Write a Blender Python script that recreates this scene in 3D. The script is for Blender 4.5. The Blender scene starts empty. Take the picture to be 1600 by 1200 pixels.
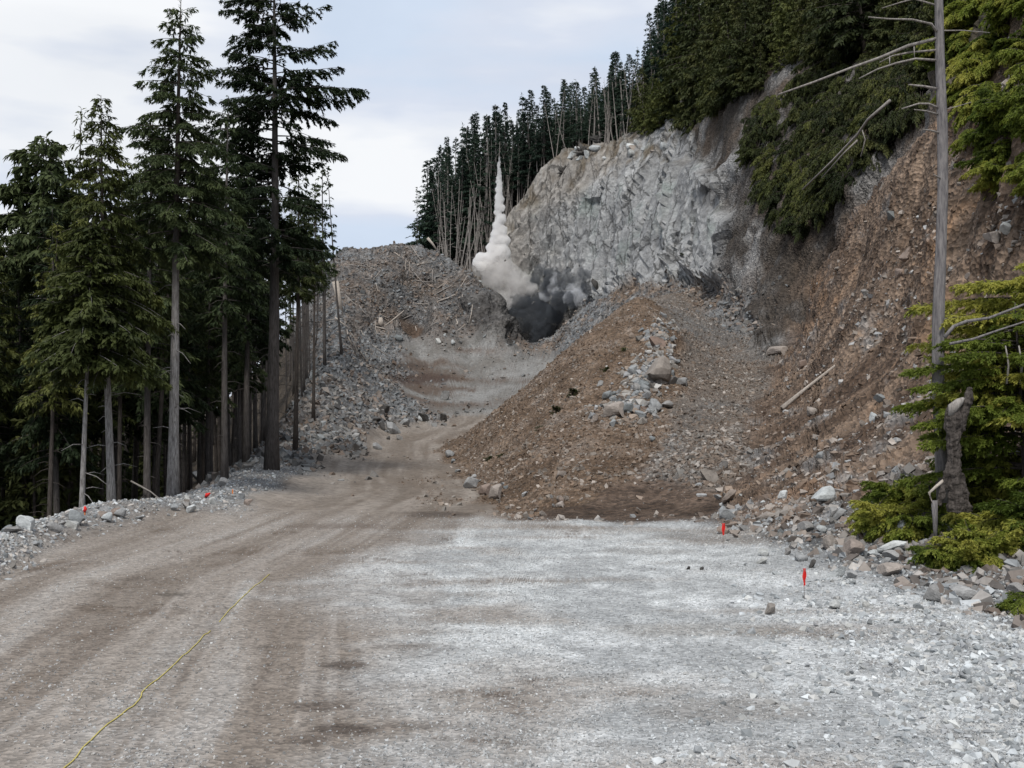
import bpy, math, random
import numpy as np
from mathutils import Vector, Matrix, Euler

random.seed(7)
rng = np.random.default_rng(7)
S = bpy.context.scene
COL = S.collection

# ------------------------------------------------------------------ camera
F = 1716.0
HC = 3.8
PITCH = math.radians(2.0)
cam_d = bpy.data.cameras.new("camera")
cam = bpy.data.objects.new("camera", cam_d)
COL.objects.link(cam)
cam.location = (0, 0, HC)
cam.rotation_euler = (math.radians(90) + PITCH, 0, 0)
cam_d.sensor_width = 36.0
cam_d.lens = 36.0 * F / 1600.0
cam_d.clip_start = 0.1
cam_d.clip_end = 8000
S.camera = cam

# ------------------------------------------------------------------ sun, sky
SUN = Vector((-0.14, -0.66, 0.95)).normalized()      # towards the sun
sun_d = bpy.data.lights.new("sun", 'SUN')
sun_d.energy = 2.7
sun_d.angle = math.radians(12)
sun_d.color = (1.0, 0.955, 0.89)
sun = bpy.data.objects.new("sun", sun_d)
COL.objects.link(sun)
sun.rotation_euler = SUN.to_track_quat('Z', 'Y').to_euler()

W = bpy.data.worlds.new("World")
S.world = W
W.use_nodes = True
nt = W.node_tree
nt.nodes.clear()
def N(nt, typ, **kw):
    n = nt.nodes.new(typ)
    for k, v in kw.items():
        if k.startswith('i_'):
            n.inputs[k[2:].replace('_', ' ')].default_value = v
        else:
            setattr(n, k, v)
    return n
def L(nt, a, ai, b, bi):
    nt.links.new(a.outputs[ai], b.inputs[bi])
out = N(nt, 'ShaderNodeOutputWorld')
sky = N(nt, 'ShaderNodeTexSky')
sky.sky_type = 'NISHITA'
sky.sun_disc = False
sky.sun_elevation = math.asin(SUN.z)
sky.sun_rotation = math.atan2(SUN.x, SUN.y)
sky.air_density = 1.0
sky.dust_density = 2.0
bg1 = N(nt, 'ShaderNodeBackground')
bg1.inputs[1].default_value = 0.10
L(nt, sky, 0, bg1, 0)
tc = N(nt, 'ShaderNodeTexCoord')
mp = N(nt, 'ShaderNodeMapping')
mp.inputs['Scale'].default_value = (1.5, 1.0, 3.3)
mp.inputs['Rotation'].default_value = (0, math.radians(12), 0)
mp.inputs['Location'].default_value = (0.35, 0.0, 0.15)
L(nt, tc, 'Generated', mp, 'Vector')
n1 = N(nt, 'ShaderNodeTexNoise')
n1.inputs['Scale'].default_value = 2.1
n1.inputs['Detail'].default_value = 6
n1.inputs['Roughness'].default_value = 0.5
n1.inputs['Distortion'].default_value = 0.4
L(nt, mp, 0, n1, 'Vector')
cr = N(nt, 'ShaderNodeValToRGB')            # cloud cover
cr.color_ramp.elements[0].position = 0.30
cr.color_ramp.elements[0].color = (0.78, 0.78, 0.78, 1)
cr.color_ramp.elements[1].position = 0.58
cr.color_ramp.elements[1].color = (1, 1, 1, 1)
L(nt, n1, 'Fac', cr, 'Fac')
mp2 = N(nt, 'ShaderNodeMapping')
mp2.inputs['Scale'].default_value = (1.0, 1.0, 4.0)
mp2.inputs['Location'].default_value = (1.7, 0.4, 0.62)
L(nt, tc, 'Generated', mp2, 'Vector')
n2 = N(nt, 'ShaderNodeTexNoise')
n2.inputs['Scale'].default_value = 3.4
n2.inputs['Detail'].default_value = 5
n2.inputs['Roughness'].default_value = 0.45
L(nt, mp2, 0, n2, 'Vector')
cr2 = N(nt, 'ShaderNodeValToRGB')           # cloud shade
e = cr2.color_ramp.elements
e[0].position = 0.38; e[0].color = (0.66, 0.76, 0.91, 1)
e[1].position = 0.60; e[1].color = (0.95, 0.97, 1.0, 1)
m_ = e.new(0.48); m_.color = (0.72, 0.78, 0.90, 1)
L(nt, n2, 'Fac', cr2, 'Fac')
bg2 = N(nt, 'ShaderNodeBackground')
bg2.inputs[1].default_value = 0.90
L(nt, cr2, 0, bg2, 0)
mx = N(nt, 'ShaderNodeMixShader')
L(nt, cr, 0, mx, 0); L(nt, bg1, 0, mx, 1); L(nt, bg2, 0, mx, 2)
L(nt, mx, 0, out, 0)

S.view_settings.view_transform = 'Standard'
S.view_settings.look = 'None'
S.view_settings.exposure = 0.12
S.view_settings.gamma = 1.0
S.view_settings.use_curve_mapping = False
S.cycles.volume_bounces = 12
S.cycles.max_bounces = 12
S.cycles.transparent_max_bounces = 8

# ------------------------------------------------------------------ helpers
SP, CP = math.sin(PITCH), math.cos(PITCH)
def at(px, py, Y):
    """the place in the world a photograph point shows when it is Y metres ahead"""
    v = (px - 800) / F; w = (600 - py) / F
    dx, dy, dz = v, CP - w * SP, SP + w * CP
    k = Y / dy
    return Vector((dx * k, Y, HC + dz * k))

def tag(o, label=None, cat=None, group=None, kind=None):
    if label: o['label'] = label
    if cat: o['category'] = cat
    if group: o['group'] = group
    if kind: o['kind'] = kind
    return o

def mesh_np(name, V, Fq, mat=None, smooth=False):
    me = bpy.data.meshes.new(name)
    V = np.ascontiguousarray(V, dtype=np.float32)
    Fq = np.ascontiguousarray(Fq, dtype=np.int32)
    k = Fq.shape[1]
    me.vertices.add(len(V)); me.vertices.foreach_set('co', V.ravel())
    me.loops.add(Fq.size); me.loops.foreach_set('vertex_index', Fq.ravel())
    me.polygons.add(len(Fq))
    me.polygons.foreach_set('loop_start', np.arange(0, Fq.size, k, dtype=np.int32))
    me.polygons.foreach_set('loop_total', np.full(len(Fq), k, dtype=np.int32))
    me.polygons.foreach_set('use_smooth', np.full(len(Fq), bool(smooth)))
    me.update(calc_edges=True)
    if mat: me.materials.append(mat)
    return me

def add_col(me, C, name='Col'):
    a = me.color_attributes.new(name, 'FLOAT_COLOR', 'POINT')
    c4 = np.ones((len(C), 4), dtype=np.float32); c4[:, :3] = C
    a.data.foreach_set('color', c4.ravel())

def obj(name, me, parent=None, loc=None):
    o = bpy.data.objects.new(name, me)
    COL.objects.link(o)
    if parent: o.parent = parent
    if loc is not None: o.location = loc
    return o

def empty(name, loc, rz=0):
    o = bpy.data.objects.new(name, None)
    COL.objects.link(o)
    o.location = loc; o.rotation_euler = (0, 0, rz)
    o.empty_display_size = 0.5
    return o

def copy_tree(o, parent=None):
    c = o.copy(); COL.objects.link(c)
    if parent: c.parent = parent
    for ch in list(o.children): copy_tree(ch, c)
    return c

def hash3(ix, iy, iz, seed):
    h = (ix.astype(np.uint32) * np.uint32(374761393) + iy.astype(np.uint32) * np.uint32(668265263)
         + iz.astype(np.uint32) * np.uint32(2147483647) + np.uint32(seed * 974711 & 0xffffffff))
    h = (h ^ (h >> np.uint32(13))) * np.uint32(1274126177)
    h = h ^ (h >> np.uint32(16))
    return (h & np.uint32(0xffffff)).astype(np.float32) / np.float32(0xffffff)

def vnoise(P, seed=0):
    """value noise -1..1"""
    fl = np.floor(P); fr = (P - fl).astype(np.float32)
    i = fl.astype(np.int64)
    u = fr * fr * (3 - 2 * fr)
    r = 0
    for a in (0, 1):
        wx = u[..., 0] if a else 1 - u[..., 0]
        for b in (0, 1):
            wy = u[..., 1] if b else 1 - u[..., 1]
            for c in (0, 1):
                wz = u[..., 2] if c else 1 - u[..., 2]
                r = r + wx * wy * wz * hash3(i[..., 0] + a, i[..., 1] + b, i[..., 2] + c, seed)
    return r * 2 - 1

def fbm(P, scale, octv=4, seed=0, gain=0.5, ridged=False):
    r = 0; a = 1.0; s = 1.0 / scale; t = 0
    for k in range(octv):
        n = vnoise(P * s + k * 17.3, seed + k)
        if ridged: n = 1 - 2 * np.abs(n)
        r = r + n * a; t += a; a *= gain; s *= 2.03
    return r / t

def srgb(r, g, b):
    f = lambda c: ((c / 255) / 12.92 if c / 255 <= .04045 else ((c / 255 + .055) / 1.055) ** 2.4)
    return (f(r), f(g), f(b))

def facets(P, scale, seed):
    """broken planes: every cell of a worley pattern tilts its own way"""
    Qs = P / scale
    fl = np.floor(Qs).astype(np.int64)
    best = np.full(P.shape[:-1], 1e9, np.float32); out = np.zeros(P.shape[:-1], np.float32)
    for a in (-1, 0, 1):
        for b in (-1, 0, 1):
            for c in (-1, 0, 1):
                I = fl + np.array([a, b, c])
                h = [hash3(I[..., 0], I[..., 1], I[..., 2], seed + k) for k in range(7)]
                d = [Qs[..., k] - (I[..., k] + h[k]) for k in range(3)]
                D = d[0] ** 2 + d[1] ** 2 + d[2] ** 2
                v = d[0] * (h[3] - .5) + d[1] * (h[4] - .5) + d[2] * (h[5] - .5) + (h[6] - .5) * .55
                m = D < best
                best = np.where(m, D, best); out = np.where(m, v, out)
    return out * 2

# ------------------------------------------------------------------ materials
def new_mat(name):
    m = bpy.data.materials.new(name); m.use_nodes = True
    nt = m.node_tree
    b = nt.nodes['Principled BSDF']
    b.inputs['Roughness'].default_value = 0.9
    b.inputs['Specular IOR Level'].default_value = 0.2
    return m, nt, b

def mathn(nt, op, a=None, b=None, va=None, vb=None):
    n = nt.nodes.new('ShaderNodeMath'); n.operation = op
    if a is not None: nt.links.new(a, n.inputs[0])
    if b is not None: nt.links.new(b, n.inputs[1])
    if va is not None: n.inputs[0].default_value = va
    if vb is not None: n.inputs[1].default_value = vb
    return n.outputs[0]

def mulcol(nt, col, fac_socket):
    n = nt.nodes.new('ShaderNodeVectorMath'); n.operation = 'SCALE'
    nt.links.new(col, n.inputs[0]); nt.links.new(fac_socket, n.inputs['Scale'])
    return n.outputs[0]

def terrain_mat(name, s_fine, s_mid, contrast, bump, bdist, crack=0.0, cs=0.5, cells=1.0):
    m, nt, b = new_mat(name)
    at_ = N(nt, 'ShaderNodeVertexColor'); at_.layer_name = 'Col'
    tc = N(nt, 'ShaderNodeTexCoord')
    vo = N(nt, 'ShaderNodeTexVoronoi'); vo.inputs['Scale'].default_value = s_fine
    nt.links.new(tc.outputs['Object'], vo.inputs['Vector'])
    no = N(nt, 'ShaderNodeTexNoise'); no.inputs['Scale'].default_value = s_mid
    no.inputs['Detail'].default_value = 8; no.inputs['Roughness'].default_value = 0.7
    nt.links.new(tc.outputs['Object'], no.inputs['Vector'])
    sep = N(nt, 'ShaderNodeSeparateColor')
    nt.links.new(vo.outputs['Color'], sep.inputs[0])
    # stone to stone tone variation, plus grain
    a = mathn(nt, 'SUBTRACT', sep.outputs[0], vb=0.5)
    a = mathn(nt, 'MULTIPLY', a, vb=contrast)
    g = mathn(nt, 'SUBTRACT', no.outputs['Fac'], vb=0.5)
    g = mathn(nt, 'MULTIPLY', g, vb=contrast * 1.6)
    s = mathn(nt, 'ADD', a, g)
    s = mathn(nt, 'ADD', s, vb=1.0)
    s = mathn(nt, 'MAXIMUM', s, vb=0.15)
    col = mulcol(nt, at_.outputs['Color'], s)
    nt.links.new(col, b.inputs['Base Color'])
    bm = N(nt, 'ShaderNodeBump'); bm.inputs['Strength'].default_value = bump
    bm.inputs['Distance'].default_value = bdist
    h = mathn(nt, 'ADD', no.outputs['Fac'], mathn(nt, 'MULTIPLY', vo.outputs['Distance'], vb=cells))
    if cells == 0: nt.links.new(no.outputs['Fac'], sep.inputs[0])
    if crack > 0:
        v2 = N(nt, 'ShaderNodeTexVoronoi'); v2.feature = 'DISTANCE_TO_EDGE'
        v2.inputs['Scale'].default_value = cs
        mpp = N(nt, 'ShaderNodeMapping'); mpp.inputs['Scale'].default_value = (1.4, 1.4, 0.6)
        mpp.inputs['Rotation'].default_value = (0, 0.5, 0)
        mixv = N(nt, 'ShaderNodeMixRGB'); mixv.inputs[0].default_value = 0.12
        nt.links.new(tc.outputs['Object'], mixv.inputs[1]); nt.links.new(no.outputs['Color'], mixv.inputs[2])
        nt.links.new(tc.outputs['Object'], mpp.inputs['Vector'])
        nt.links.new(mpp.outputs[0], v2.inputs['Vector'])
        c = mathn(nt, 'MINIMUM', v2.outputs['Distance'], vb=0.12)
        c = mathn(nt, 'MULTIPLY', c, vb=crack)
        h = mathn(nt, 'ADD', h, c)
    if crack > 0:      # dark open joints, long and steep
        prev = col
        for sc_, rot, wdt, dark in ((0.24, 0.45, .022, .32), (.13, -.75, .014, .45)):
            v3 = N(nt, 'ShaderNodeTexVoronoi'); v3.feature = 'DISTANCE_TO_EDGE'; v3.inputs['Scale'].default_value = sc_
            m3 = N(nt, 'ShaderNodeMapping'); m3.inputs['Scale'].default_value = (1.3, .6, 0.32); m3.inputs['Rotation'].default_value = (0, rot, 0)
            wv = N(nt, 'ShaderNodeVectorMath'); wv.operation = 'MULTIPLY_ADD'
            nt.links.new(no.outputs['Color'], wv.inputs[0]); wv.inputs[1].default_value = (2.2, 2.2, 2.2); nt.links.new(tc.outputs['Object'], wv.inputs[2])
            nt.links.new(wv.outputs[0], m3.inputs['Vector']); nt.links.new(m3.outputs[0], v3.inputs['Vector'])
            mr = N(nt, 'ShaderNodeMapRange'); mr.inputs['From Min'].default_value = 0; mr.inputs['From Max'].default_value = wdt
            mr.inputs['To Min'].default_value = 1 - dark; mr.inputs['To Max'].default_value = 1.0
            nt.links.new(v3.outputs['Distance'], mr.inputs['Value'])
            prev = mulcol(nt, prev, mr.outputs[0])
            h = mathn(nt, 'ADD', h, mathn(nt, 'MULTIPLY', mr.outputs[0], vb=.8))
        nt.links.new(prev, b.inputs['Base Color'])
    nt.links.new(h, bm.inputs['Height'])
    nt.links.new(bm.outputs[0], b.inputs['Normal'])
    return m

MAT = {}
MAT['pad'] = terrain_mat('crushed_rock_surface', 15, 3.0, 0.62, 0.8, 0.035)
MAT['road'] = terrain_mat('packed_road_surface', 4.5, 1.2, 0.45, 0.6, 0.05)
MAT['rubble'] = terrain_mat('rubble_surface', 1.7, 1.0, 0.75, 0.9, 0.35)
MAT['heap'] = terrain_mat('brown_spoil_surface', 4.2, 1.3, 0.85, 1.0, 0.2)
MAT['cliff'] = terrain_mat('blasted_rock_surface', 1.1, 0.9, 0.85, 1.0, 0.7, 0.8, 0.22, 0.0)
MAT['floor'] = terrain_mat('forest_floor_surface', 2.0, 1.0, 0.8, 0.8, 0.2)

def stone_mat(name, rough=0.9):
    m, nt, b = new_mat(name)
    at_ = N(nt, 'ShaderNodeVertexColor'); at_.layer_name = 'Col'
    tc = N(nt, 'ShaderNodeTexCoord')
    no = N(nt, 'ShaderNodeTexNoise'); no.inputs['Scale'].default_value = 9
    no.inputs['Detail'].default_value = 4
    nt.links.new(tc.outputs['Object'], no.inputs['Vector'])
    s = mathn(nt, 'MULTIPLY', no.outputs['Fac'], vb=0.6)
    s = mathn(nt, 'ADD', s, vb=0.7)
    nt.links.new(mulcol(nt, at_.outputs['Color'], s), b.inputs['Base Color'])
    return m
MAT['stones'] = stone_mat('loose_stone_surface')

def rock_mat(name, cols):
    """rock whose tone differs from one object to the next"""
    m, nt, b = new_mat(name)
    oi = N(nt, 'ShaderNodeObjectInfo')
    rp = N(nt, 'ShaderNodeValToRGB')
    rp.color_ramp.interpolation = 'LINEAR'
    els = rp.color_ramp.elements
    els[0].position = 0; els[0].color = (*cols[0], 1)
    els[1].position = 1; els[1].color = (*cols[-1], 1)
    for i in range(1, len(cols) - 1):
        e = els.new(i / (len(cols) - 1)); e.color = (*cols[i], 1)
    nt.links.new(oi.outputs['Random'], rp.inputs[0])
    tc = N(nt, 'ShaderNodeTexCoord')
    no = N(nt, 'ShaderNodeTexNoise'); no.inputs['Scale'].default_value = 4.0
    no.inputs['Detail'].default_value = 8; no.inputs['Roughness'].default_value = 0.65
    nt.links.new(tc.outputs['Object'], no.inputs['Vector'])
    n2 = N(nt, 'ShaderNodeTexNoise'); n2.inputs['Scale'].default_value = 1.2
    nt.links.new(tc.outputs['Object'], n2.inputs['Vector'])
    s = mathn(nt, 'ADD', no.outputs['Fac'], n2.outputs['Fac'])
    s = mathn(nt, 'MULTIPLY', s, vb=0.9); s = mathn(nt, 'ADD', s, vb=0.10)
    nt.links.new(mulcol(nt, rp.outputs[0], s), b.inputs['Base Color'])
    bm = N(nt, 'ShaderNodeBump'); bm.inputs['Strength'].default_value = 0.7
    bm.inputs['Distance'].default_value = 0.06
    nt.links.new(no.outputs['Fac'], bm.inputs['Height']); nt.links.new(bm.outputs[0], b.inputs['Normal'])
    return m
MAT['rock_white'] = rock_mat('pale_rock', [(.52, .54, .54), (.36, .38, .385), (.42, .42, .40)])
MAT['rock_grey'] = rock_mat('grey_rock', [(.16, .175, .18), (.28, .29, .295), (.21, .20, .19), (.34, .345, .345)])
MAT['rock_brown'] = rock_mat('brown_rock', [(.20, .15, .125), (.27, .22, .19), (.22, .20, .18), (.33, .29, .26)])
MAT['rock_dark'] = rock_mat('dark_rock', [(.06, .058, .055), (.09, .085, .08)])

def foliage_mat(name, c1, c2, c3, trans=0.25):
    m, nt, b = new_mat(name)
    b.inputs['Roughness'].default_value = 0.65
    oi = N(nt, 'ShaderNodeObjectInfo')
    tc = N(nt, 'ShaderNodeTexCoord')
    no = N(nt, 'ShaderNodeTexNoise'); no.inputs['Scale'].default_value = 0.55
    no.inputs['Detail'].default_value = 5; no.inputs['Roughness'].default_value = 0.7
    nt.links.new(tc.outputs['Object'], no.inputs['Vector'])
    r = mathn(nt, 'SUBTRACT', oi.outputs['Random'], vb=0.5)
    r = mathn(nt, 'MULTIPLY', r, vb=0.35)
    s = mathn(nt, 'ADD', no.outputs['Fac'], r)
    rp = N(nt, 'ShaderNodeValToRGB')
    e = rp.color_ramp.elements
    e[0].position = 0.32; e[0].color = (*c1, 1)
    e[1].position = 0.72; e[1].color = (*c3, 1)
    x = e.new(0.52); x.color = (*c2, 1)
    nt.links.new(s, rp.inputs[0])
    nt.links.new(rp.outputs[0], b.inputs['Base Color'])
    tr = N(nt, 'ShaderNodeBsdfTranslucent')
    nt.links.new(rp.outputs[0], tr.inputs[0])
    mx = N(nt, 'ShaderNodeMixShader'); mx.inputs[0].default_value = trans
    nt.links.new(b.outputs[0], mx.inputs[1]); nt.links.new(tr.outputs[0], mx.inputs[2])
    nt.links.new(mx.outputs[0], nt.nodes['Material Output'].inputs[0])
    return m
MAT['needles_dark'] = foliage_mat('dark_needles', (.018, .030, .013), (.040, .058, .023), (.075, .095, .036))
MAT['needles_olive'] = foliage_mat('olive_needles', (.028, .038, .011), (.070, .085, .024), (.135, .145, .040))
MAT['needles_blue'] = foliage_mat('blue_green_needles', (.018, .034, .024), (.034, .060, .042), (.060, .088, .058))
MAT['needles_bright'] = foliage_mat('bright_green_boughs', (.075, .110, .018), (.19, .235, .040), (.40, .39, .085), 0.45)
MAT['needles_hill'] = foliage_mat('hillside_needles', (.022, .032, .011), (.050, .062, .021), (.098, .104, .034))

def bark_mat(name, c1, c2, scale=3.0):
    m, nt, b = new_mat(name)
    tc = N(nt, 'ShaderNodeTexCoord')
    mpn = N(nt, 'ShaderNodeMapping'); mpn.inputs['Scale'].default_value = (5, 5, 0.7)
    nt.links.new(tc.outputs['Object'], mpn.inputs['Vector'])
    no = N(nt, 'ShaderNodeTexNoise'); no.inputs['Scale'].default_value = scale
    no.inputs['Detail'].default_value = 6; no.inputs['Roughness'].default_value = 0.7
    nt.links.new(mpn.outputs[0], no.inputs['Vector'])
    rp = N(nt, 'ShaderNodeValToRGB')
    rp.color_ramp.elements[0].position = 0.35; rp.color_ramp.elements[0].color = (*c1, 1)
    rp.color_ramp.elements[1].position = 0.65; rp.color_ramp.elements[1].color = (*c2, 1)
    nt.links.new(no.outputs['Fac'], rp.inputs[0])
    if name.startswith('pale'):            # pale mottling low on the stem, blended to dark higher up
        sx_ = N(nt, 'ShaderNodeSeparateXYZ'); nt.links.new(tc.outputs['Object'], sx_.inputs[0])
        mr = N(nt, 'ShaderNodeMapRange'); mr.inputs['From Min'].default_value = 7; mr.inputs['From Max'].default_value = 13
        nt.links.new(sx_.outputs[2], mr.inputs['Value'])
        mxx = N(nt, 'ShaderNodeMixRGB'); mxx.inputs[2].default_value = (.06, .05, .045, 1)
        nt.links.new(mr.outputs[0], mxx.inputs[0]); nt.links.new(rp.outputs[0], mxx.inputs[1])
        nt.links.new(mxx.outputs[0], b.inputs['Base Color'])
    else:
        nt.links.new(rp.outputs[0], b.inputs['Base Color'])
    bm = N(nt, 'ShaderNodeBump'); bm.inputs['Strength'].default_value = 0.8
    bm.inputs['Distance'].default_value = 0.04
    nt.links.new(no.outputs['Fac'], bm.inputs['Height']); nt.links.new(bm.outputs[0], b.inputs['Normal'])
    return m
MAT['bark_pale'] = bark_mat('pale_mottled_bark', (.10, .09, .085), (.36, .35, .34), 4)
MAT['bark'] = bark_mat('grey_brown_bark', (.042, .037, .034), (.115, .105, .10))
MAT['bark_dark'] = bark_mat('dark_bark', (.03, .025, .022), (.09, .078, .07))
MAT['dead'] = bark_mat('weathered_dead_wood', (.15, .135, .125), (.36, .335, .31))
MAT['snag'] = bark_mat('grey_snag_bark', (.09, .085, .09), (.24, .225, .22), 3)
MAT['log'] = bark_mat('bleached_log_wood', (.30, .26, .22), (.52, .47, .42))

def plain(name, c, rough=0.7, emit=None):
    m, nt, b = new_mat(name)
    b.inputs['Base Color'].default_value = (*c, 1); b.inputs['Roughness'].default_value = rough
    return m
MAT['red'] = plain('red_flag_plastic', (.62, .03, .025), 0.5)
MAT['orange'] = plain('orange_paint', (.70, .22, .06), 0.6)
MAT['wire'] = plain('dull_wire', (.25, .2, .18), 0.4)
MAT['rope'] = plain('yellow_cord', (.50, .42, .12), 0.7)

# ------------------------------------------------------------------ terrain control points
# (column, distance, row, zone)   zones: pad berm road rubble mound heap slope gully cliff ctop bench floor pit hill
CP_ = []
def pt(px, d, py, zone, z=None):
    p = at(px, py, d) if z is None else None
    if z is None:
        CP_.append((p.x / d, math.log(d), p.z / d, zone))
    else:
        CP_.append(((px - 800) / F, math.log(d), z / d, zone))
def line(pts, zone, n=3):
    for a, b in zip(pts[:-1], pts[1:]):
        for i in range(n):
            t = i / n
            d = a[1] * (b[1] / a[1]) ** t
            pt(a[0] + (b[0] - a[0]) * t, d, a[2] + (b[2] - a[2]) * t, zone)
    pt(*pts[-1][:3], zone)
def lz(pts, zone, n=3):
    for a, b in zip(pts[:-1], pts[1:]):
        for i in range(n):
            t = i / n
            d = a[1] * (b[1] / a[1]) ** t
            pt(a[0] + (b[0] - a[0]) * t, d, 0, zone, a[2] + (b[2] - a[2]) * t)
    pt(pts[-1][0], pts[-1][1], 0, zone, pts[-1][2])

# near pad, flat
for d in (2.5, 5, 9, 14, 19, 25, 30):
    for px in (-400, -100, 200, 500, 800, 1100, 1400):
        if d > 22 and px < -50: continue
        if d > 24 and px > 1300: continue
        pt(px, d, 0, 'pad', 0.0)
for d in (35, 41):
    for px in (300, 480, 620, 760, 900, 1050):
        pt(px, d, 0, 'pad', 0.0)
for d in (2.5, 5, 8):
    pt(1800, d, 0, 'pad', 0.0); pt(2200, d, 0, 'pad', 0.0)
# left berm and the drop into the wood
lz([(-400, 20, .3), (-200, 25, .3), (0, 34, .35), (130, 44, .35), (270, 50, .45), (345, 56, .6), (425, 68, .9)], 'berm', 3)
line([(300, 60, 770), (380, 80, 722), (450, 97, 670), (500, 120, 600), (535, 150, 540), (530, 180, 455)], 'rubble', 3)
lz([(-400, 30, -4), (-100, 40, -4.5), (100, 55, -5), (200, 62, -5), (270, 70, -4.5), (330, 90, -3), (400, 120, 0), (440, 150, 4), (455, 190, 12)], 'floor', 3)
for d, z in ((80, -6), (120, -6), (180, -3), (260, 0), (400, 5), (620, 10)):
    for px in (-400, -100, 150, 300):
        if d < 100 and px > 250: continue
        pt(px, d, 0, 'floor', z)
pt(400, 260, 0, 'floor', 14); pt(400, 400, 0, 'floor', 12); pt(600, 400, 0, 'floor', 22); pt(600, 620, 0, 'floor', 20)
# road
for (px, d, py) in ((450, 50, 793), (600, 50, 791), (740, 50, 791), (480, 62, 766), (600, 62, 762), (730, 62, 763),
                    (540, 80, 735), (620, 80, 733), (695, 80, 733), (590, 100, 707), (640, 100, 704), (680, 104, 700),
                    (680, 92, 712), (698, 82, 729), (722, 70, 752), (744, 60, 777), (768, 53, 793), (600, 110, 697), (640, 112, 692), (690, 125, 672), (660, 128, 675), (720, 130, 668), (720, 137, 661),
                    (600, 118, 689), (650, 120, 684), (700, 122, 678), (655, 135, 664), (710, 137, 662), (760, 139, 659)):
    pt(px, d, py, 'road')
for (px, d, py) in ((700, 150, 640), (760, 152, 637), (660, 163, 615), (720, 165, 612), (790, 165, 612),
                    (700, 180, 582), (770, 182, 580), (850, 184, 578), (650, 205, 545), (700, 208, 541), (760, 208, 540), (830, 208, 541),
                    (870, 196, 556), (660, 190, 562), (740, 192, 560)):
    pt(px, d, py, 'grey')
# rubble between wood and road
for (px, d, py) in ((430, 80, 722), (470, 95, 700), (540, 100, 688), (520, 120, 645), (580, 122, 650), (620, 138, 640), (640, 138, 652), (685, 139, 655),
                    (560, 140, 610), (600, 150, 605), (560, 160, 570), (610, 170, 578), (590, 190, 545), (620, 202, 530), (560, 180, 540)):
    pt(px, d, py, 'rubble')
# left mound
line([(505, 215, 425), (520, 222, 399), (535, 228, 386), (548, 228, 386), (562, 228, 402), (590, 226, 385), (625, 226, 377), (655, 228, 378), (690, 226, 394), (720, 220, 412), (745, 214, 430)], 'mound', 2)
for (px, d, py) in ((560, 205, 440), (620, 208, 430), (680, 206, 440), (560, 190, 490), (620, 198, 480), (690, 200, 470), (740, 205, 455), (763, 206, 450),
                    (600, 200, 510), (660, 205, 505), (720, 207, 500), (700, 207, 524)):
    pt(px, d, py, 'mound')
for (px, d, py) in ((738, 206, 438), (752, 205, 436), (764, 206, 448), (772, 208, 475), (760, 206.5, 500), (782, 209, 505), (792, 211, 522), (745, 206, 470), (800, 213, 533)):
    pt(px, d, py, 'pit')
lz([(500, 250, 20), (580, 250, 24), (660, 245, 30), (720, 235, 30)], 'ctop', 2)
for (px, d, py) in ((622, 204.8, 535), (660, 205.2, 535), (700, 206, 535)):
    pt(px, d, py, 'grey')
for (px, d, py) in ((622, 206.2, 521), (650, 206.4, 519), (680, 206.8, 520), (704, 207.4, 524)):
    pt(px, d, py, 'toe')  # dark soil colour on the bank paints in the hollow's shade under the ledge
# blast pit
lz([(788, 222, 17), (812, 218, 16), (840, 218, 14), (880, 221, 17), (830, 230, 15), (880, 228, 19), (905, 214, 23), (862, 213, 17)], 'pit', 2)
pt(775, 222, 0, 'pit', 24); pt(770, 232, 0, 'pit', 28); pt(800, 238, 0, 'pit', 24)
# grey spoil to the right of the pit and the bench
line([(835, 208, 540), (865, 203, 520), (885, 200, 498), (915, 198, 478), (945, 194, 460)], 'rubble', 2)
line([(870, 196, 548), (900, 190, 520), (940, 183, 488)], 'rubble', 2)
line([(960, 190, 455), (1010, 170, 450), (1060, 152, 446), (1110, 138, 452), (1150, 124, 478), (1170, 112, 510)], 'bench', 2)
for (px, d, py) in ((990, 140, 470), (1040, 120, 472), (1050, 135, 458), (1100, 112, 500), (1140, 104, 530), (1060, 102, 510), (1100, 95, 545), (1160, 94, 555), (1060, 85, 575), (1110, 80, 595),
                    (1170, 80, 610), (1080, 70, 640), (1140, 68, 650), (1070, 61, 690), (1130, 60, 690), (1040, 54, 735), (1110, 53, 735)):
    pt(px, d, py, 'bowl')
line([(880, 46.5, 804), (960, 47, 802), (1040, 47.5, 798), (1110, 47, 790)], 'toe', 2)
line([(960, 50, 780), (1040, 51, 765)], 'toe', 2)
# spoil heap
line([(700, 103, 694), (760, 100, 652), (820, 99, 603), (880, 101, 552), (935, 103, 505), (985, 105, 464), (1010, 105, 461)], 'heap', 3)
lz([(730, 118, 1.5), (800, 120, 2.5), (870, 125, 6), (930, 135, 10), (980, 150, 15)], 'heap', 2)
line([(1030, 92, 505), (1045, 84, 545), (1035, 76, 595), (1000, 70, 635), (950, 65, 670), (900, 60, 705), (860, 56, 745), (830, 51, 785)], 'heap', 3)
line([(706, 97, 703), (724, 83, 724), (747, 69, 748), (775, 58, 773), (803, 51.5, 791)], 'heap', 3)
for (px, d, py) in ((760, 84, 690), (830, 84, 640), (900, 84, 590), (960, 88, 540), (800, 68, 720), (870, 70, 672), (930, 76, 620), (990, 85, 560), (800, 56, 770), (980, 96, 500), (900, 92, 555)):
    pt(px, d, py, 'heap')
line([(880, 50, 785), (930, 53, 750), (985, 58, 705), (1010, 64, 668)], 'heap', 2)
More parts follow.
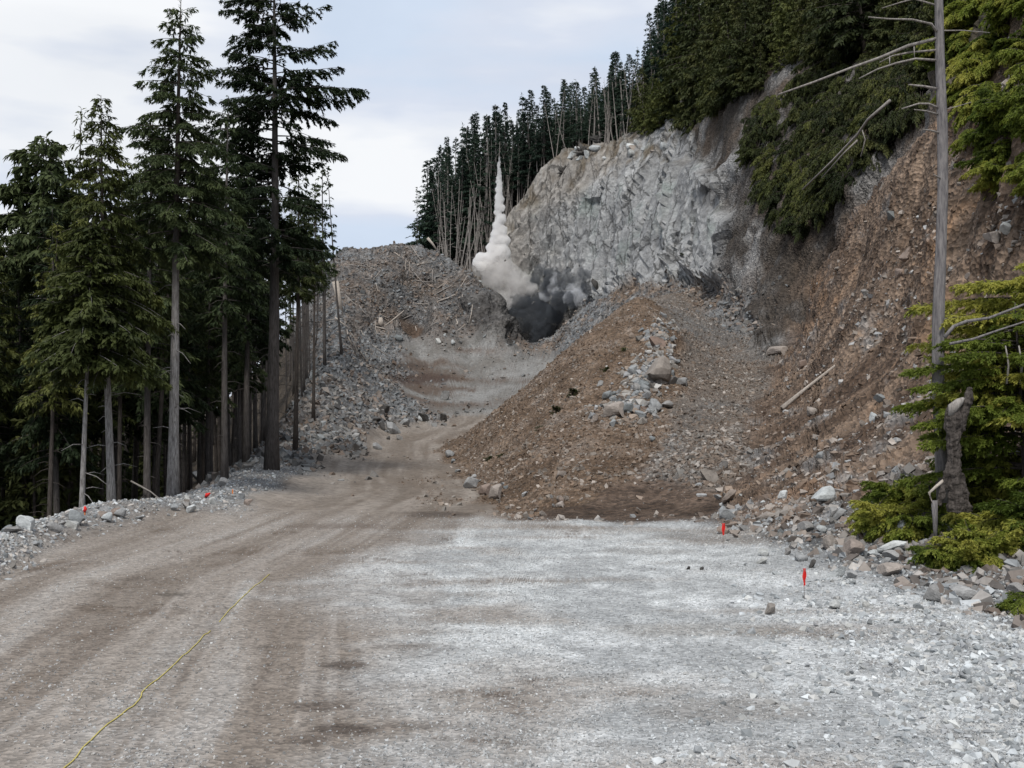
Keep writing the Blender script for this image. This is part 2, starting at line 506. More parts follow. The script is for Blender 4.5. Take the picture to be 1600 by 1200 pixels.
# right cut slope
line([(1130, 45, 805), (1200, 41, 797), (1300, 37, 803), (1400, 33, 822), (1500, 30, 850), (1600, 27, 880), (1750, 23, 915)], 'rberm', 3)
line([(1150, 48, 780), (1250, 44, 765), (1350, 39, 765), (1450, 35, 775), (1600, 31, 800), (1800, 26, 830)], 'slope', 2)
line([(1200, 66, 650), (1230, 78, 590), (1260, 90, 530), (1275, 98, 480)], 'slope', 2)
line([(1275, 94, 420), (1310, 88, 375), (1340, 83, 330), (1375, 77, 280), (1410, 71, 240), (1470, 63, 215), (1540, 56, 190), (1620, 50, 150), (1750, 42, 100)], 'slope', 3)
for (px, d, py) in ((1200, 58, 700), (1280, 52, 690), (1380, 45, 690), (1480, 40, 690), (1600, 36, 690), (1300, 62, 600), (1400, 53, 590), (1500, 46, 590), (1620, 40, 590),
                    (1320, 74, 500), (1420, 60, 490), (1520, 50, 480), (1640, 42, 470), (1350, 78, 410), (1430, 66, 380), (1520, 55, 370), (1640, 46, 350), (1450, 64, 290), (1540, 57, 280)):
    pt(px, d, py, 'slope')
lz([(1290, 103, 11.5), (1340, 96, 15), (1400, 86, 18), (1500, 76, 22)], 'gully', 2)
for px, d, z in ((1500, 90, 34), (1620, 75, 34), (1800, 60, 34), (1620, 110, 52), (1800, 100, 62), (2200, 40, 17), (2200, 80, 50), (2200, 28, 6), (2200, 20, 1.5), (2000, 14, 0.1), (1900, 18, 1)):
    pt(px, d, 0, 'hill' if d > 45 else 'slope', z)
# gully slope
for (px, d, py) in ((1200, 100, 545), (1180, 112, 490), (1240, 104, 490), (1200, 118, 420), (1250, 112, 400), (1160, 128, 380), (1230, 120, 330), (1290, 108, 350), (1200, 130, 270), (1280, 118, 260),
                    (1150, 140, 300), (1340, 104, 270), (1180, 140, 200), (1250, 130, 180), (1330, 116, 170), (1400, 104, 190), (1220, 146, 110), (1300, 132, 80), (1400, 118, 80), (1480, 100, 110),
                    (1260, 160, 0), (1400, 136, -20), (1550, 110, 0), (1165, 122, 440)):
    pt(px, d, py, 'gully')
# the cliff
line([(880, 226, 452), (920, 217, 458), (960, 206, 450), (1010, 182, 443), (1060, 166, 436), (1110, 150, 437), (1140, 138, 440)], 'cliff', 2)
line([(810, 245, 400), (850, 238, 400), (890, 231, 400), (930, 221, 398), (980, 200, 390), (1030, 185, 385), (1080, 169, 380), (1120, 154, 375), (1140, 141, 370)], 'cliff', 2)
line([(830, 245, 350), (880, 238, 335), (930, 227, 325), (980, 209, 315), (1030, 193, 305), (1080, 176, 300), (1120, 160, 290), (1140, 147, 290)], 'cliff', 2)
line([(800, 252, 355), (820, 250, 328), (850, 246, 296), (880, 241, 272), (920, 235, 258), (960, 227, 245), (1000, 215, 232), (1050, 198, 222), (1085, 184, 212)], 'ctop', 3)
line([(1095, 182, 208), (1120, 168, 190), (1160, 155, 160), (1200, 150, 130)], 'gully', 3)
line([(1128, 160, 230), (1140, 150, 290)], 'gully', 2)
# behind the cliff top
for px, d, z in ((640, 262, 34), (700, 262, 40), (760, 264, 45), (800, 268, 52), (860, 264, 61), (920, 258, 64), (980, 245, 66), (1040, 230, 66), (1100, 215, 68), (1160, 190, 68),
                 (700, 300, 48), (800, 300, 60), (900, 300, 72), (1000, 290, 82), (1100, 270, 90), (1200, 240, 98), (1300, 200, 100), (1450, 170, 98), (700, 400, 45), (900, 400, 75), (1100, 400, 105),
                 (1400, 300, 130), (1700, 160, 100), (2200, 150, 100), (2200, 300, 150), (700, 620, 40), (1000, 620, 80), (1400, 620, 130), (2200, 620, 150)):
    pt(px, d, 0, 'hill', z)

AX = 0.42
K = np.array([(c[0], c[1] * AX) for c in CP_])
Vv = np.array([c[2] for c in CP_])
Zn = [c[3] for c in CP_]
Dm = np.sqrt(((K[:, None] - K[None]) ** 2).sum(-1) + 1e-6)
n_ = len(K)
A = np.zeros((n_ + 3, n_ + 3))
A[:n_, :n_] = -Dm - 0.0
A[:n_, :n_][np.diag_indices(n_)] -= -0.002
A[:n_, n_] = 1; A[:n_, n_ + 1:] = K
A[n_:, :n_] = A[:n_, n_:].T
sol = np.linalg.lstsq(A, np.concatenate([Vv, [0, 0, 0]]), rcond=None)[0]
def rbf(u, ld):
    """height over distance at column tangent u and log distance"""
    u = np.asarray(u, float); ld = np.asarray(ld, float)
    sh = u.shape; q = np.stack([u.ravel(), ld.ravel() * AX], 1)
    o = np.empty(len(q))
    for i in range(0, len(q), 20000):
        b = q[i:i + 20000]
        D = np.sqrt(((b[:, None] - K[None]) ** 2).sum(-1) + 1e-6)
        o[i:i + 20000] = -D @ sol[:n_] + sol[n_] + b @ sol[n_ + 1:]
    return o.reshape(sh)

# columns: dense inside the picture, coarser outside
cols = np.concatenate([np.arange(-5200, -700, 60), np.arange(-700, -40, 12), np.arange(-40, 1640, 1.9), np.arange(1640, 2300, 6), np.arange(2300, 7000, 60)])
UU = (cols - 800) / F
LD0 = np.linspace(math.log(2.6), math.log(640), 420)
cu = (np.linspace(-700, 2300, 260) - 800) / F
base = rbf(*np.meshgrid(cu, LD0, indexing='ij'))
base = np.stack([np.interp(UU, cu, base[:, j]) for j in range(len(LD0))], 1)
def padmask(u, ld):
    px = u * F + 800; d = np.exp(ld)
    lim = np.interp(px, [-700, -400, 0, 130, 270, 425, 500, 700, 760, 900, 1100, 1180, 1300, 1600, 2300], [14, 16, 30, 40, 46, 48, 46, 46, 46, 45, 43, 38, 31, 21, 10])
    return np.clip((lim - d) / (lim * 0.12), 0, 1)
gu, gl = np.meshgrid(UU, LD0, indexing='ij')
base = base * (1 - padmask(gu, gl))
# resample every column at equal steps of apparent length
M = 760
wt = 0.16
tt = np.zeros_like(base)
dl = np.diff(LD0)
HoD = HC / np.exp(LD0)[None, :]
elev = base - HoD
seg = np.sqrt((np.diff(elev, axis=1)) ** 2 + (wt * dl[None]) ** 2)
tt[:, 1:] = np.cumsum(seg, 1)
# smooth the spacing between neighbouring columns
LDg = np.empty((len(UU), M)); Vg = np.empty((len(UU), M))
for i in range(len(UU)):
    LDg[i] = np.interp(np.linspace(0, tt[i, -1], M), tt[i], LD0)
    Vg[i] = np.interp(LDg[i], LD0, base[i])
Yg = np.exp(LDg)
P = np.stack([UU[:, None] * Yg, Yg, Vg * Yg], -1)

def height(px, d):
    """ground height (no small relief) under column px at distance d"""
    u = (px - 800) / F
    i = np.clip(np.searchsorted(UU, u), 1, len(UU) - 1)
    t = (u - UU[i - 1]) / (UU[i] - UU[i - 1])
    ld = math.log(d)
    a = np.interp(ld, LD0, base[i - 1]); b = np.interp(ld, LD0, base[i])
    return float((a * (1 - t) + b * t) * d)

# ---- zones: nearest control point in (column, log distance, height/distance), edges broken by noise
ZN = ['pad', 'berm', 'road', 'grey', 'rubble', 'mound', 'heap', 'bowl', 'toe', 'slope', 'rberm', 'gully', 'cliff', 'ctop', 'bench', 'floor', 'pit', 'hill']
zi = np.array([ZN.index(z) for z in Zn])
wob = np.stack([fbm(P, 3.0 + 0 * P[..., :1].mean(), 3, 11), fbm(P, 3.0, 3, 23)], -1)
farw = np.clip(Yg / 100, .15, 2.0)
q = np.stack([gu[:, :1].repeat(M, 1) + wob[..., 0] * .008, LDg * .30 + wob[..., 1] * .010, Vg], -1).reshape(-1, 3).astype(np.float32)
KK = np.stack([K[:, 0], K[:, 1] / AX * .30, Vv], 1).astype(np.float32)
W_ = np.zeros((len(q), len(ZN)), np.float32)
oneh = np.eye(len(ZN), dtype=np.float32)[zi]
for i in range(0, len(q), 30000):
    b = q[i:i + 30000]
    D = (b ** 2).sum(1)[:, None] + (KK ** 2).sum(1)[None] - 2 * b @ KK.T
    w = 1.0 / (np.maximum(D, 0) + 2e-6) ** 3
    w /= w.sum(1, keepdims=True)
    W_[i:i + 30000] = w @ oneh
W_ = W_.reshape(len(UU), M, len(ZN))
PM = padmask(gu[:, :1].repeat(M, 1), LDg)
ip = ZN.index('pad')
W_ *= (1 - PM)[..., None]; W_[..., ip] += PM
def w(*names): return sum(W_[..., ZN.index(n)] for n in names)

# ---- relief
def grid_normals(P):
    a = np.gradient(P, axis=0); b = np.gradient(P, axis=1)
    n = np.cross(a, b); n /= np.linalg.norm(n, axis=-1, keepdims=True) + 1e-12
    n *= np.sign(n[..., 2:3] + 1e-9)
    return n
Nn = grid_normals(P)
P32 = P.astype(np.float32)
# strata coordinates for rock: long axis leans from upper right to lower left
ax = np.array([0.50, 0.1, 0.86]); ax /= np.linalg.norm(ax)
bx = np.cross(ax, [0, 1, 0]); bx /= np.linalg.norm(bx); cx = np.cross(ax, bx)
R3 = np.stack([ax, bx, cx], 1).astype(np.float32)
Q = P32 @ R3 * np.array([0.22, 1, 1], np.float32)
big = fbm(Q, 9.0, 3, 31, 0.55, True)
mid = fbm(Q, 3.2, 4, 41, 0.6)
st = np.round((mid + 1) * 4.5) / 4.5 - 1
fine = fbm(P32, 1.2, 3, 51, 0.6)
rmask = (w('cliff', 'ctop', 'gully', 'pit', 'mound') > .05)
Qr = Q[rmask] + np.stack([mid[rmask], fine[rmask], big[rmask]], -1) * .35
fac1 = np.zeros_like(mid); fac2 = np.zeros_like(mid); fac3 = np.zeros_like(mid)
fac1[rmask] = facets(Qr, 8.0, 201); fac2[rmask] = facets(Qr, 3.0, 231); fac3[rmask] = facets((P32[rmask] + Qr) * .5, .8, 261)
pxc = P32[..., 0] / P32[..., 1] * F + 800
th = np.radians(np.interp(pxc, [780, 900, 1000, 1100, 1200], [38, 46, 62, 76, 80])) 
crossc = -P32[..., 0] * np.sin(th) + P32[..., 2] * np.cos(th)
def bed(per, nz, sd, sharp=.85):
    t = crossc / per + nz * fbm(P32 * np.array([1, 1, .6], np.float32), per * 2.2, 3, sd)
    fr = t - np.floor(t); k = np.floor(t)
    amp = .5 + hash3(k.astype(np.int64), k.astype(np.int64) * 0, k.astype(np.int64) * 0, sd)
    return np.where(fr < sharp, fr / sharp, (1 - fr) / (1 - sharp)) * amp
bed1 = bed(6.5, .55, 301); bed2 = bed(2.3, .6, 311)
rock = bed1 * 2.2 + bed2 * .8 + big * 1.5 + fac1 * 1.7 + fac2 * .45 + fac3 * .20 + mid * .7 + fine * 0.18
lump = fbm(P32, 5.0, 5, 61, 0.6)
small = fbm(P32, 0.9, 4, 71, 0.65)
tiny = fbm(P32, 0.35, 3, 81, 0.6)
al = (P32[..., 0] + P32[..., 2]) * .7
STK = np.stack([al * .10, P32[..., 1] - .25 * P32[..., 0], (P32[..., 0] - P32[..., 2]) * .25], -1).astype(np.float32)
erode = fbm(STK, 1.5, 5, 91, 0.62)
disp = (w('cliff') * rock * 0.9 + w('ctop') * rock * 0.45 + w('gully') * ((rock - bed1 * 2.2) * 0.5 + small * .4)
        + w('heap') * (lump * 0.5 + small * 0.25) + w('bowl') * (lump * 0.3 + small * 0.15) + w('toe') * (small * .12)
        + w('slope') * (lump * 0.55 + erode * 0.8 + small * 0.22) + w('rberm') * (lump * 0.18 + small * 0.14)
        + w('berm') * (small * 0.10) + w('rubble') * (lump * 0.9 + small * 0.5) + w('mound', 'bench') * (lump * 1.3 + small * 0.6)
        + w('pit') * (rock * .5) + w('road') * (small * 0.03) + w('grey') * (lump * .25 + small * 0.10)
        + w('floor') * (lump * 0.4 + small * 0.2) + w('hill') * (lump * 1.2 + rock * .5) + w('pad') * (tiny * 0.012))
track_c = np.interp(P[..., 1], [0, 12, 27, 44, 60, 80, 115, 138, 200], [-4.6, -5.2, -7.4, -7.0, -6.2, -8.4, -11.5, -7.5, -8])
sx = P[..., 0] - track_c
TR = np.stack([sx, P[..., 1] * 0.06, 0 * sx], -1).astype(np.float32)
trk = fbm(TR, 0.8, 4, 101, 0.6)
disp = disp + w('pad', 'road') * (trk * 0.03 + fbm(np.stack([sx * 3.2, P[..., 1] * .05, sx * 0], -1).astype(np.float32), 1.0, 3, 221, .7) * .02)
P = P + Nn * disp[..., None]

# ---- colour of the ground itself
C = np.zeros(P.shape, np.float32)
def mixc(a, b, t): return np.asarray(a, np.float32) * (1 - t[..., None]) + np.asarray(b, np.float32) * t[..., None]
def sm(x, a, b):
    t = np.clip((x - a) / (b - a), 0, 1); return t * t * (3 - 2 * t)
patch = fbm(P32, 6.0, 5, 111, 0.6)
patch2 = fbm(P32, 2.0, 4, 121, 0.6)
grain = fbm(P32, 0.5, 3, 131, 0.6)
X, Y, Z = P[..., 0], P[..., 1], P[..., 2]
# pad: white crushed rock on the right, tan wheel-worn dirt on the left
strk = fbm(np.stack([X * 0.28, Y * 1.0, Z * 0], -1).astype(np.float32), 2.2, 4, 141, 0.6)
edge = np.interp(Y, [0, 12, 15, 19, 24, 30, 36, 42, 50], [-1.5, -1.2, -1.0, -1.6, -3.2, -5.0, -4.0, -3.0, -2])
wh = sm(X - edge + patch * 3.5 + strk * 3.0 + trk * 0.8, -2.0, 2.6)
wh = np.clip(wh + 0.22 * sm(trk, .15, .5) * sm(X - edge, -14, -1), 0, 1)
low = sm(Y, 20, 13) * sm(X, -3, 0) * sm(X, 8, 4)
wh *= 1 - .55 * low * sm(patch2 + strk, -.25, .35)
strk2 = fbm(np.stack([X * 0.16, Y * .9, Z * 0], -1).astype(np.float32), 1.0, 5, 241, .65)
wh *= 1 - 0.80 * sm(strk + patch2 * .5, 0.05, 0.5) * sm(X, 14, 4)
wh *= 1 - .75 * sm(strk2 + patch * .5, .02, .45) * (.35 + .65 * sm(X, 12, 4))
farw_ = sm(Y, 27, 33) * sm(X, -19, -11) * sm(X, -1, -7)
wh = np.clip(wh * (1 - farw_ * .3), 0, 1)
tan = mixc((.185, .158, .134), (.265, .238, .212), sm(trk + patch * .3, -.3, .45))
tan = mixc(tan, (.11, .085, .066), 0.75 * sm(patch2 - trk * .4, 0.28, 0.6))
rut = fbm(np.stack([sx * 3.2, Y * .05, sx * 0], -1).astype(np.float32), 1.0, 3, 221, .7)
tan = mixc(tan, (.33, .305, .28), .45 * sm(rut, .1, .5) * sm(-trk, -.3, .2))
tan = mixc(tan, (.13, .105, .085), .5 * sm(-rut, .15, .5))
white = mixc((.29, .298, .30), (.52, .535, .538), sm(grain + patch2 + patch * .5, -.6, .6))
padc = mixc(tan, white, wh)
clod = fbm(np.stack([X * .45, Y * 1.1, Z * 0], -1).astype(np.float32), .9, 5, 231, .7)
padc = mixc(padc, (.085, .066, .052), .8 * sm(clod + patch2 * .35, .40, .62))
lb = sm(X - np.interp(Y, [0, 25, 33, 42, 55], [-20, -14.5, -16.5, -17.5, -15]) + patch * 1.8 + strk * 1.5, 1.5, -2.5)
padc = mixc(padc, (.29, .298, .30), lb * .8)
brown = mixc((.095, .064, .042), (.205, .148, .105), sm(patch2 + grain * .4 + patch * .3, -.5, .6))
stk = fbm(STK, 1.1, 5, 191, .6)
rust = mixc(mixc((.080, .054, .038), (.225, .165, .122), sm(stk + grain * .3, -.4, .45)), (.27, .150, .075), .6 * sm(patch + stk * .7, .15, .6))
greyr = mixc((.085, .088, .092), (.235, .242, .246), sm(grain + patch2 * .8, -.5, .6))
gbrown = mixc(greyr, brown, sm(patch + patch2 * .4, -.35, .35))
qs = fbm(np.stack([crossc, P32[..., 1] * .5, (P32[..., 0] * np.cos(th) + P32[..., 2] * np.sin(th)) * .22], -1).astype(np.float32), 3.2, 6, 181, .62)
crk = fbm((P32 @ R3 * np.array([.10, 1, 1], np.float32)), 1.1, 4, 211, .6)
cl1 = mixc((.225, .23, .235), (.405, .41, .41), sm(qs + fine * .25, -.5, .4))
cl1 = mixc(cl1, (.10, .10, .10), .6 * sm(bed1 * 0 + (np.abs(np.gradient(bed1, axis=0)) + np.abs(np.gradient(bed2, axis=0)) * .5), .12, .5) * sm(fine, -.3, .3))
cl1 = mixc(cl1, (.20, .255, .235), .55 * sm(patch + qs * .3, .05, .5))
bt = sm(patch2 * .4 + big * .3 + (905 - (X / Y * F + 800)) / 120 + sm(Z, 48, 58) * 1.1 - .15, 0, .9)
cl1 = mixc(cl1, (.27, .24, .205), .6 * bt)
cl1 = mixc(cl1, (.40, .37, .33), .5 * bt * sm(qs, .15, .4))
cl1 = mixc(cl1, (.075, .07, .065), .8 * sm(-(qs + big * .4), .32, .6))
ctopc = mixc(cl1, (.14, .115, .085), sm(patch2 + patch, -.2, .5))
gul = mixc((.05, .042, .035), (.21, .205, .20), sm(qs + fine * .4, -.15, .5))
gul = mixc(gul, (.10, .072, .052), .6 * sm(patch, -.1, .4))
band = fbm(np.stack([X * .06, Y * .22, Z * 0], -1).astype(np.float32), 1.0, 4, 171, .6)
pal = {'pad': padc, 'berm': mixc(greyr * 1.15, tan, sm(patch2, -.1, .5) * .6), 'road': mixc((.15, .125, .103), (.235, .207, .18), sm(trk + patch2 * .3, -.3, .4)),
       'grey': mixc(mixc((.135, .128, .118), (.215, .214, .208), sm(patch2 + patch, -.4, .4)), (.085, .06, .045), .9 * sm(band + patch2 * .5, -.12, .3)),
       'rubble': mixc(greyr, brown, .75 * sm(patch + patch2 * .3, .0, .5)), 'mound': (gbrown * .6 + greyr * .4) * .85, 'heap': mixc(brown, greyr, .35 * sm(patch2, 0, .6)),
       'bowl': mixc(gbrown, (.150, .138, .125), np.full(Y.shape, .6)), 'toe': mixc((.062, .043, .031), (.125, .09, .068), sm(patch2 + grain * .5, -.4, .5)),
       'slope': mixc(rust, greyr, .65 * sm(patch2 + lump * .5, .15, .6)), 'rberm': mixc(greyr * 1.1, rust, sm(patch2 + patch, -.1, .5) * .7),
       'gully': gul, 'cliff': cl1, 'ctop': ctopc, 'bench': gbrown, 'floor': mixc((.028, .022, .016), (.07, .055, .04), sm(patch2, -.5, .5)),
       'pit': mixc((.035, .034, .034), (.13, .125, .12), sm(mid, -.3, .5)), 'hill': mixc((.04, .035, .022), (.11, .09, .07), sm(patch2, -.3, .5))}
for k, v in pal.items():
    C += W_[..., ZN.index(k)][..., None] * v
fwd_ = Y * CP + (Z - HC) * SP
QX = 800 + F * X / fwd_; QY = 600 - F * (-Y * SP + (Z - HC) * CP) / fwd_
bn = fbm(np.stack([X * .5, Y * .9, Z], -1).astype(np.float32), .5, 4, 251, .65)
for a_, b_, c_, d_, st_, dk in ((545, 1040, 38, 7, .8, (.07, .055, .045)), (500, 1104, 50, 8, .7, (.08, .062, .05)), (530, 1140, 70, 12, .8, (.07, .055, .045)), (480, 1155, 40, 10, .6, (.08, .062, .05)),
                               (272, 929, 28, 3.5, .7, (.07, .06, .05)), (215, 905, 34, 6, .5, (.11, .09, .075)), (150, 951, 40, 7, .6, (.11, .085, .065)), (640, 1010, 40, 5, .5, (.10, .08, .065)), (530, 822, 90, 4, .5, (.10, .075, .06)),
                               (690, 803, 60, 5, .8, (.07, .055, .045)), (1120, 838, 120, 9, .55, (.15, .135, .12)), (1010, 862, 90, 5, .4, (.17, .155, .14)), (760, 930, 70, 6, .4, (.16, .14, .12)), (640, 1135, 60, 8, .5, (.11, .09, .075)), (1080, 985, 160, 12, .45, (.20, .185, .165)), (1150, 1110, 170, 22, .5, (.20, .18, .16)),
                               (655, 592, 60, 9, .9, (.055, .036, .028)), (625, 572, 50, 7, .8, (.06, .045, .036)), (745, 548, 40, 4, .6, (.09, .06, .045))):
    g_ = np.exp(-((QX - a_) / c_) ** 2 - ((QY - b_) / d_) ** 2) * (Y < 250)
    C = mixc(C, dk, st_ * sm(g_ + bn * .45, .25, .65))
C = np.clip(C, .01, .7)

# ---- split into named pieces of ground by dominant zone
pieces = {'gravel_pad': (('pad', 'berm'), 'pad'), 'road': (('road', 'grey'), 'road'), 'rubble_bank': (('rubble', 'rberm', 'bench'), 'rubble'),
          'rubble_mound': (('mound', 'pit'), 'rubble'), 'spoil_heap': (('heap', 'bowl', 'toe'), 'heap'), 'cut_slope': (('slope', 'gully'), 'heap'),
          'rock_cliff': (('cliff', 'ctop'), 'cliff'), 'forest_floor': (('floor', 'hill'), 'floor')}
grp = np.stack([w(*z) for z, _ in pieces.values()], -1)
own = np.argmax(grp, -1)
nc, nr = len(UU), M
idx = np.arange(nc * nr).reshape(nc, nr)
quads = np.stack([idx[:-1, :-1], idx[1:, :-1], idx[1:, 1:], idx[:-1, 1:]], -1)
qown = own[:-1, :-1]
Pf = P.reshape(-1, 3); Cf = C.reshape(-1, 3)
for gi, (nm, (zs, mk)) in enumerate(pieces.items()):
    qs = quads[qown == gi]
    if not len(qs): continue
    used, inv = np.unique(qs, return_inverse=True)
    me = mesh_np(nm, Pf[used], inv.reshape(-1, 4), MAT[mk], nm != 'rock_cliff')
    add_col(me, Cf[used])
    tag(obj(nm, me), kind='structure')
# ground under and behind the camera and out to the horizon
def sheet(nm, x0, x1, y0, y1, z, col, n=40, mk='pad', hole=None):
    xs = np.linspace(x0, x1, n); ys = np.linspace(y0, y1, n)
    g = np.stack(np.meshgrid(xs, ys, indexing='ij') + [np.full((n, n), z)], -1).reshape(-1, 3)
    ii = np.arange(n * n).reshape(n, n)
    qd = np.stack([ii[:-1, :-1], ii[1:, :-1], ii[1:, 1:], ii[:-1, 1:]], -1).reshape(-1, 4)
    me = mesh_np(nm, g, qd, MAT[mk]); add_col(me, np.tile(col, (len(g), 1)))
    return tag(obj(nm, me), kind='structure')
sheet('ground', -40, 40, -60, 3.0, -0.03, (.33, .31, .29))
sheet('terrain', -4000, 4000, -1000, 6000, -14, (.05, .05, .03), mk='floor')

def surf(i, j):
    """position on the displaced grid for fractional indices"""
    i0 = np.clip(np.floor(i).astype(int), 0, nc - 2); j0 = np.clip(np.floor(j).astype(int), 0, nr - 2)
    a = (i - i0)[:, None]; b = (j - j0)[:, None]
    return (P[i0, j0] * (1 - a) * (1 - b) + P[i0 + 1, j0] * a * (1 - b) + P[i0, j0 + 1] * (1 - a) * b + P[i0 + 1, j0 + 1] * a * b)
def ground_at(x, y):
    """displaced ground point nearest to plan position"""
    u = x / y; i = int(np.clip(np.searchsorted(UU, u), 0, nc - 1))
    j = int(np.argmin(np.abs(P[i, :, 1] - y)))
    return float(P[i, j, 2])
def gpt(px, d):
    x = (px - 800) / F * d
    return Vector((x, d, ground_at(x, d)))

# ------------------------------------------------------------------ loose stones
ICO = []
def ico_base():
    t = (1 + 5 ** .5) / 2
    v = np.array([(-1, t, 0), (1, t, 0), (-1, -t, 0), (1, -t, 0), (0, -1, t), (0, 1, t), (0, -1, -t), (0, 1, -t), (t, 0, -1), (t, 0, 1), (-t, 0, -1), (-t, 0, 1)], float)
    v /= np.linalg.norm(v[0])
    f = np.array([(0, 11, 5), (0, 5, 1), (0, 1, 7), (0, 7, 10), (0, 10, 11), (1, 5, 9), (5, 11, 4), (11, 10, 2), (10, 7, 6), (7, 1, 8), (3, 9, 4), (3, 4, 2), (3, 2, 6), (3, 6, 8), (3, 8, 9), (4, 9, 5), (2, 4, 11), (6, 2, 10), (8, 6, 7), (9, 8, 1)])
    return v, f
IV, IF = ico_base()
shapes = []
BXV = np.array([(x, y, z) for x in (-1, 1) for y in (-1, 1) for z in (-1, 1)], float) * .62
BXF = np.array([(0, 1, 3), (0, 3, 2), (4, 6, 7), (4, 7, 5), (0, 4, 5), (0, 5, 1), (2, 3, 7), (2, 7, 6), (0, 2, 6), (0, 6, 4), (1, 5, 7), (1, 7, 3)])
for k in range(40):
    v = BXV + rng.normal(0, .24, (8, 3))
    v *= np.array([1.15, rng.uniform(.55, .95), rng.uniform(.4, .75)])
    a = rng.normal(size=3) * .5
    v = v @ np.array(Euler(a).to_matrix()).T
    shapes.append(v)
shapes = np.array(shapes)
shapes2 = []
for k in range(40):
    v = IV * np.array([1, rng.uniform(.6, .95), rng.uniform(.45, .8)]) + rng.normal(0, .10, (12, 3))
    for _ in range(7):
        n = rng.normal(size=3); n /= np.linalg.norm(n); dd = rng.uniform(.2, .5)
        s_ = v @ n; v = v - np.maximum(s_ - dd, 0)[:, None] * n
    v = v @ np.array(Euler(rng.normal(size=3) * .4).to_matrix()).T
    shapes2.append(v * 1.25)
shapes2 = np.array(shapes2)
def rand_rot(n, tilt=1.0):
    a = rng.uniform(0, 2 * np.pi, n); ca, sa = np.cos(a), np.sin(a)
    Rz = np.zeros((n, 3, 3)); Rz[:, 0, 0] = ca; Rz[:, 0, 1] = -sa; Rz[:, 1, 0] = sa; Rz[:, 1, 1] = ca; Rz[:, 2, 2] = 1
    b = rng.normal(0, .45 * tilt, n); cb, sb = np.cos(b), np.sin(b)
    Rx = np.zeros((n, 3, 3)); Rx[:, 0, 0] = 1; Rx[:, 1, 1] = cb; Rx[:, 1, 2] = -sb; Rx[:, 2, 1] = sb; Rx[:, 2, 2] = cb
    return Rz @ Rx
def scatter_stones(name, label, zones, n, smin, smax, power, colr, colmix, dr=(3, 260), wfun=None, bury=.05, pxmin=.00055, fineshape=False):
    """smin/smax stone radius in metres; bigger ones rarer"""
    Wz = w(*zones) * (Yg > dr[0]) * (Yg < dr[1])
    if wfun is not None: Wz = Wz * wfun
    inn = ((cols > -60) & (cols < 1660)) + 3.0 * ((cols >= 1660) & (cols < 2300))
    Wz = Wz * inn[:, None]
    p = Wz[:-1, :-1].ravel().astype(float); p /= p.sum()
    k = rng.choice(len(p), n, p=p)
    i = k // (nr - 1) + rng.random(n); j = k % (nr - 1) + rng.random(n)
    pos = surf(i, j)
    ci = C[(k // (nr - 1)), (k % (nr - 1))]
    r = rng.random(n) ** power
    size = smin + (smax - smin) * r
    size = np.maximum(size, pos[:, 1] * pxmin * rng.uniform(.7, 1.3, n))
    pos[:, 2] += size * bury
    SHP, FC_ = (shapes2, IF) if fineshape else (shapes, BXF)
    nv = SHP.shape[1]
    sh = SHP[rng.integers(0, len(SHP), n)]
    R = rand_rot(n)
    V = np.einsum('nij,nkj->nki', R, sh) * size[:, None, None] + pos[:, None]
    Fc = FC_[None] + (np.arange(n) * nv)[:, None, None]
    me = mesh_np(name, V.reshape(-1, 3), Fc.reshape(-1, 3), MAT['stones'])
    pick = np.array(colr)[rng.integers(0, len(colr), n)]
    c = pick * colmix + ci * (1 - colmix)
    c = c * rng.uniform(.72, 1.3, (n, 1))
    add_col(me, np.repeat(np.clip(c, .01, .75), nv, axis=0))
    return tag(obj(name, me), label, 'stones', kind='stuff')
greys = [(.37, .395, .41), (.50, .525, .535), (.20, .218, .228), (.37, .365, .35), (.28, .29, .30)]
browns = [(.17, .125, .096), (.25, .205, .17), (.23, .22, .205), (.40, .37, .34), (.095, .072, .056), (.15, .11, .082)]
rightw = np.clip(.10 + wh * .9 + sm(X - .27 * Y, 0, 4) * .8, 0, 2)
scatter_stones('gravel', 'fine pale crushed gravel lying over the near pad', ('pad',), 150000, .005, .028, 2.2, greys, .55, (8, 50), rightw * (.35 + sm(patch2 + strk * .5, -.3, .5)))
scatter_stones('gravel', 'coarse white broken stone along the right side of the pad', ('pad', 'rberm'), 56000, .009, .11, 4.2, greys + [(.40, .41, .40)], .75, (9, 48), sm(X - .20 * Y + patch * 2.4, -1.5, 8), -.02, .00055, True)
scatter_stones('gravel', 'loose grey stones along the left edge of the pad', ('berm', 'pad'), 11000, .02, .13, 3.2, greys + browns[2:4], .8, (24, 75), sm(-X - .43 * Y + patch * 1.6 + strk * 1.5, 0, 4) + w('berm') * .8, 0, .00055, True)
ridge_w = np.zeros_like(Y)
for a_, b_, c_, d_ in ((1000, 600, 26, 30), (970, 640, 30, 16), (1030, 560, 16, 30), (1025, 520, 18, 14)):
    fwd = Y * CP + (Z - HC) * SP
    qx = 800 + F * X / fwd; qy = 600 - F * (-Y * SP + (Z - HC) * CP) / fwd
    ridge_w += np.exp(-((qx - a_) / c_) ** 2 - ((qy - b_) / d_) ** 2)
scatter_stones('scree', 'brown and grey scree covering the spoil heap', ('heap', 'bowl'), 44000, .015, .20, 6.5, browns, .55, (40, 190), (1 + .8 * w('bowl')) * (.3 + sm(patch2 + lump, -.4, .5)))
scatter_stones('scree', 'grey broken rock piled on the front ridge of the spoil heap', ('heap', 'bowl'), 900, .10, .50, 1.6, greys[2:] + browns[1:3], .9, (50, 110), ridge_w, .05, .00055, True)
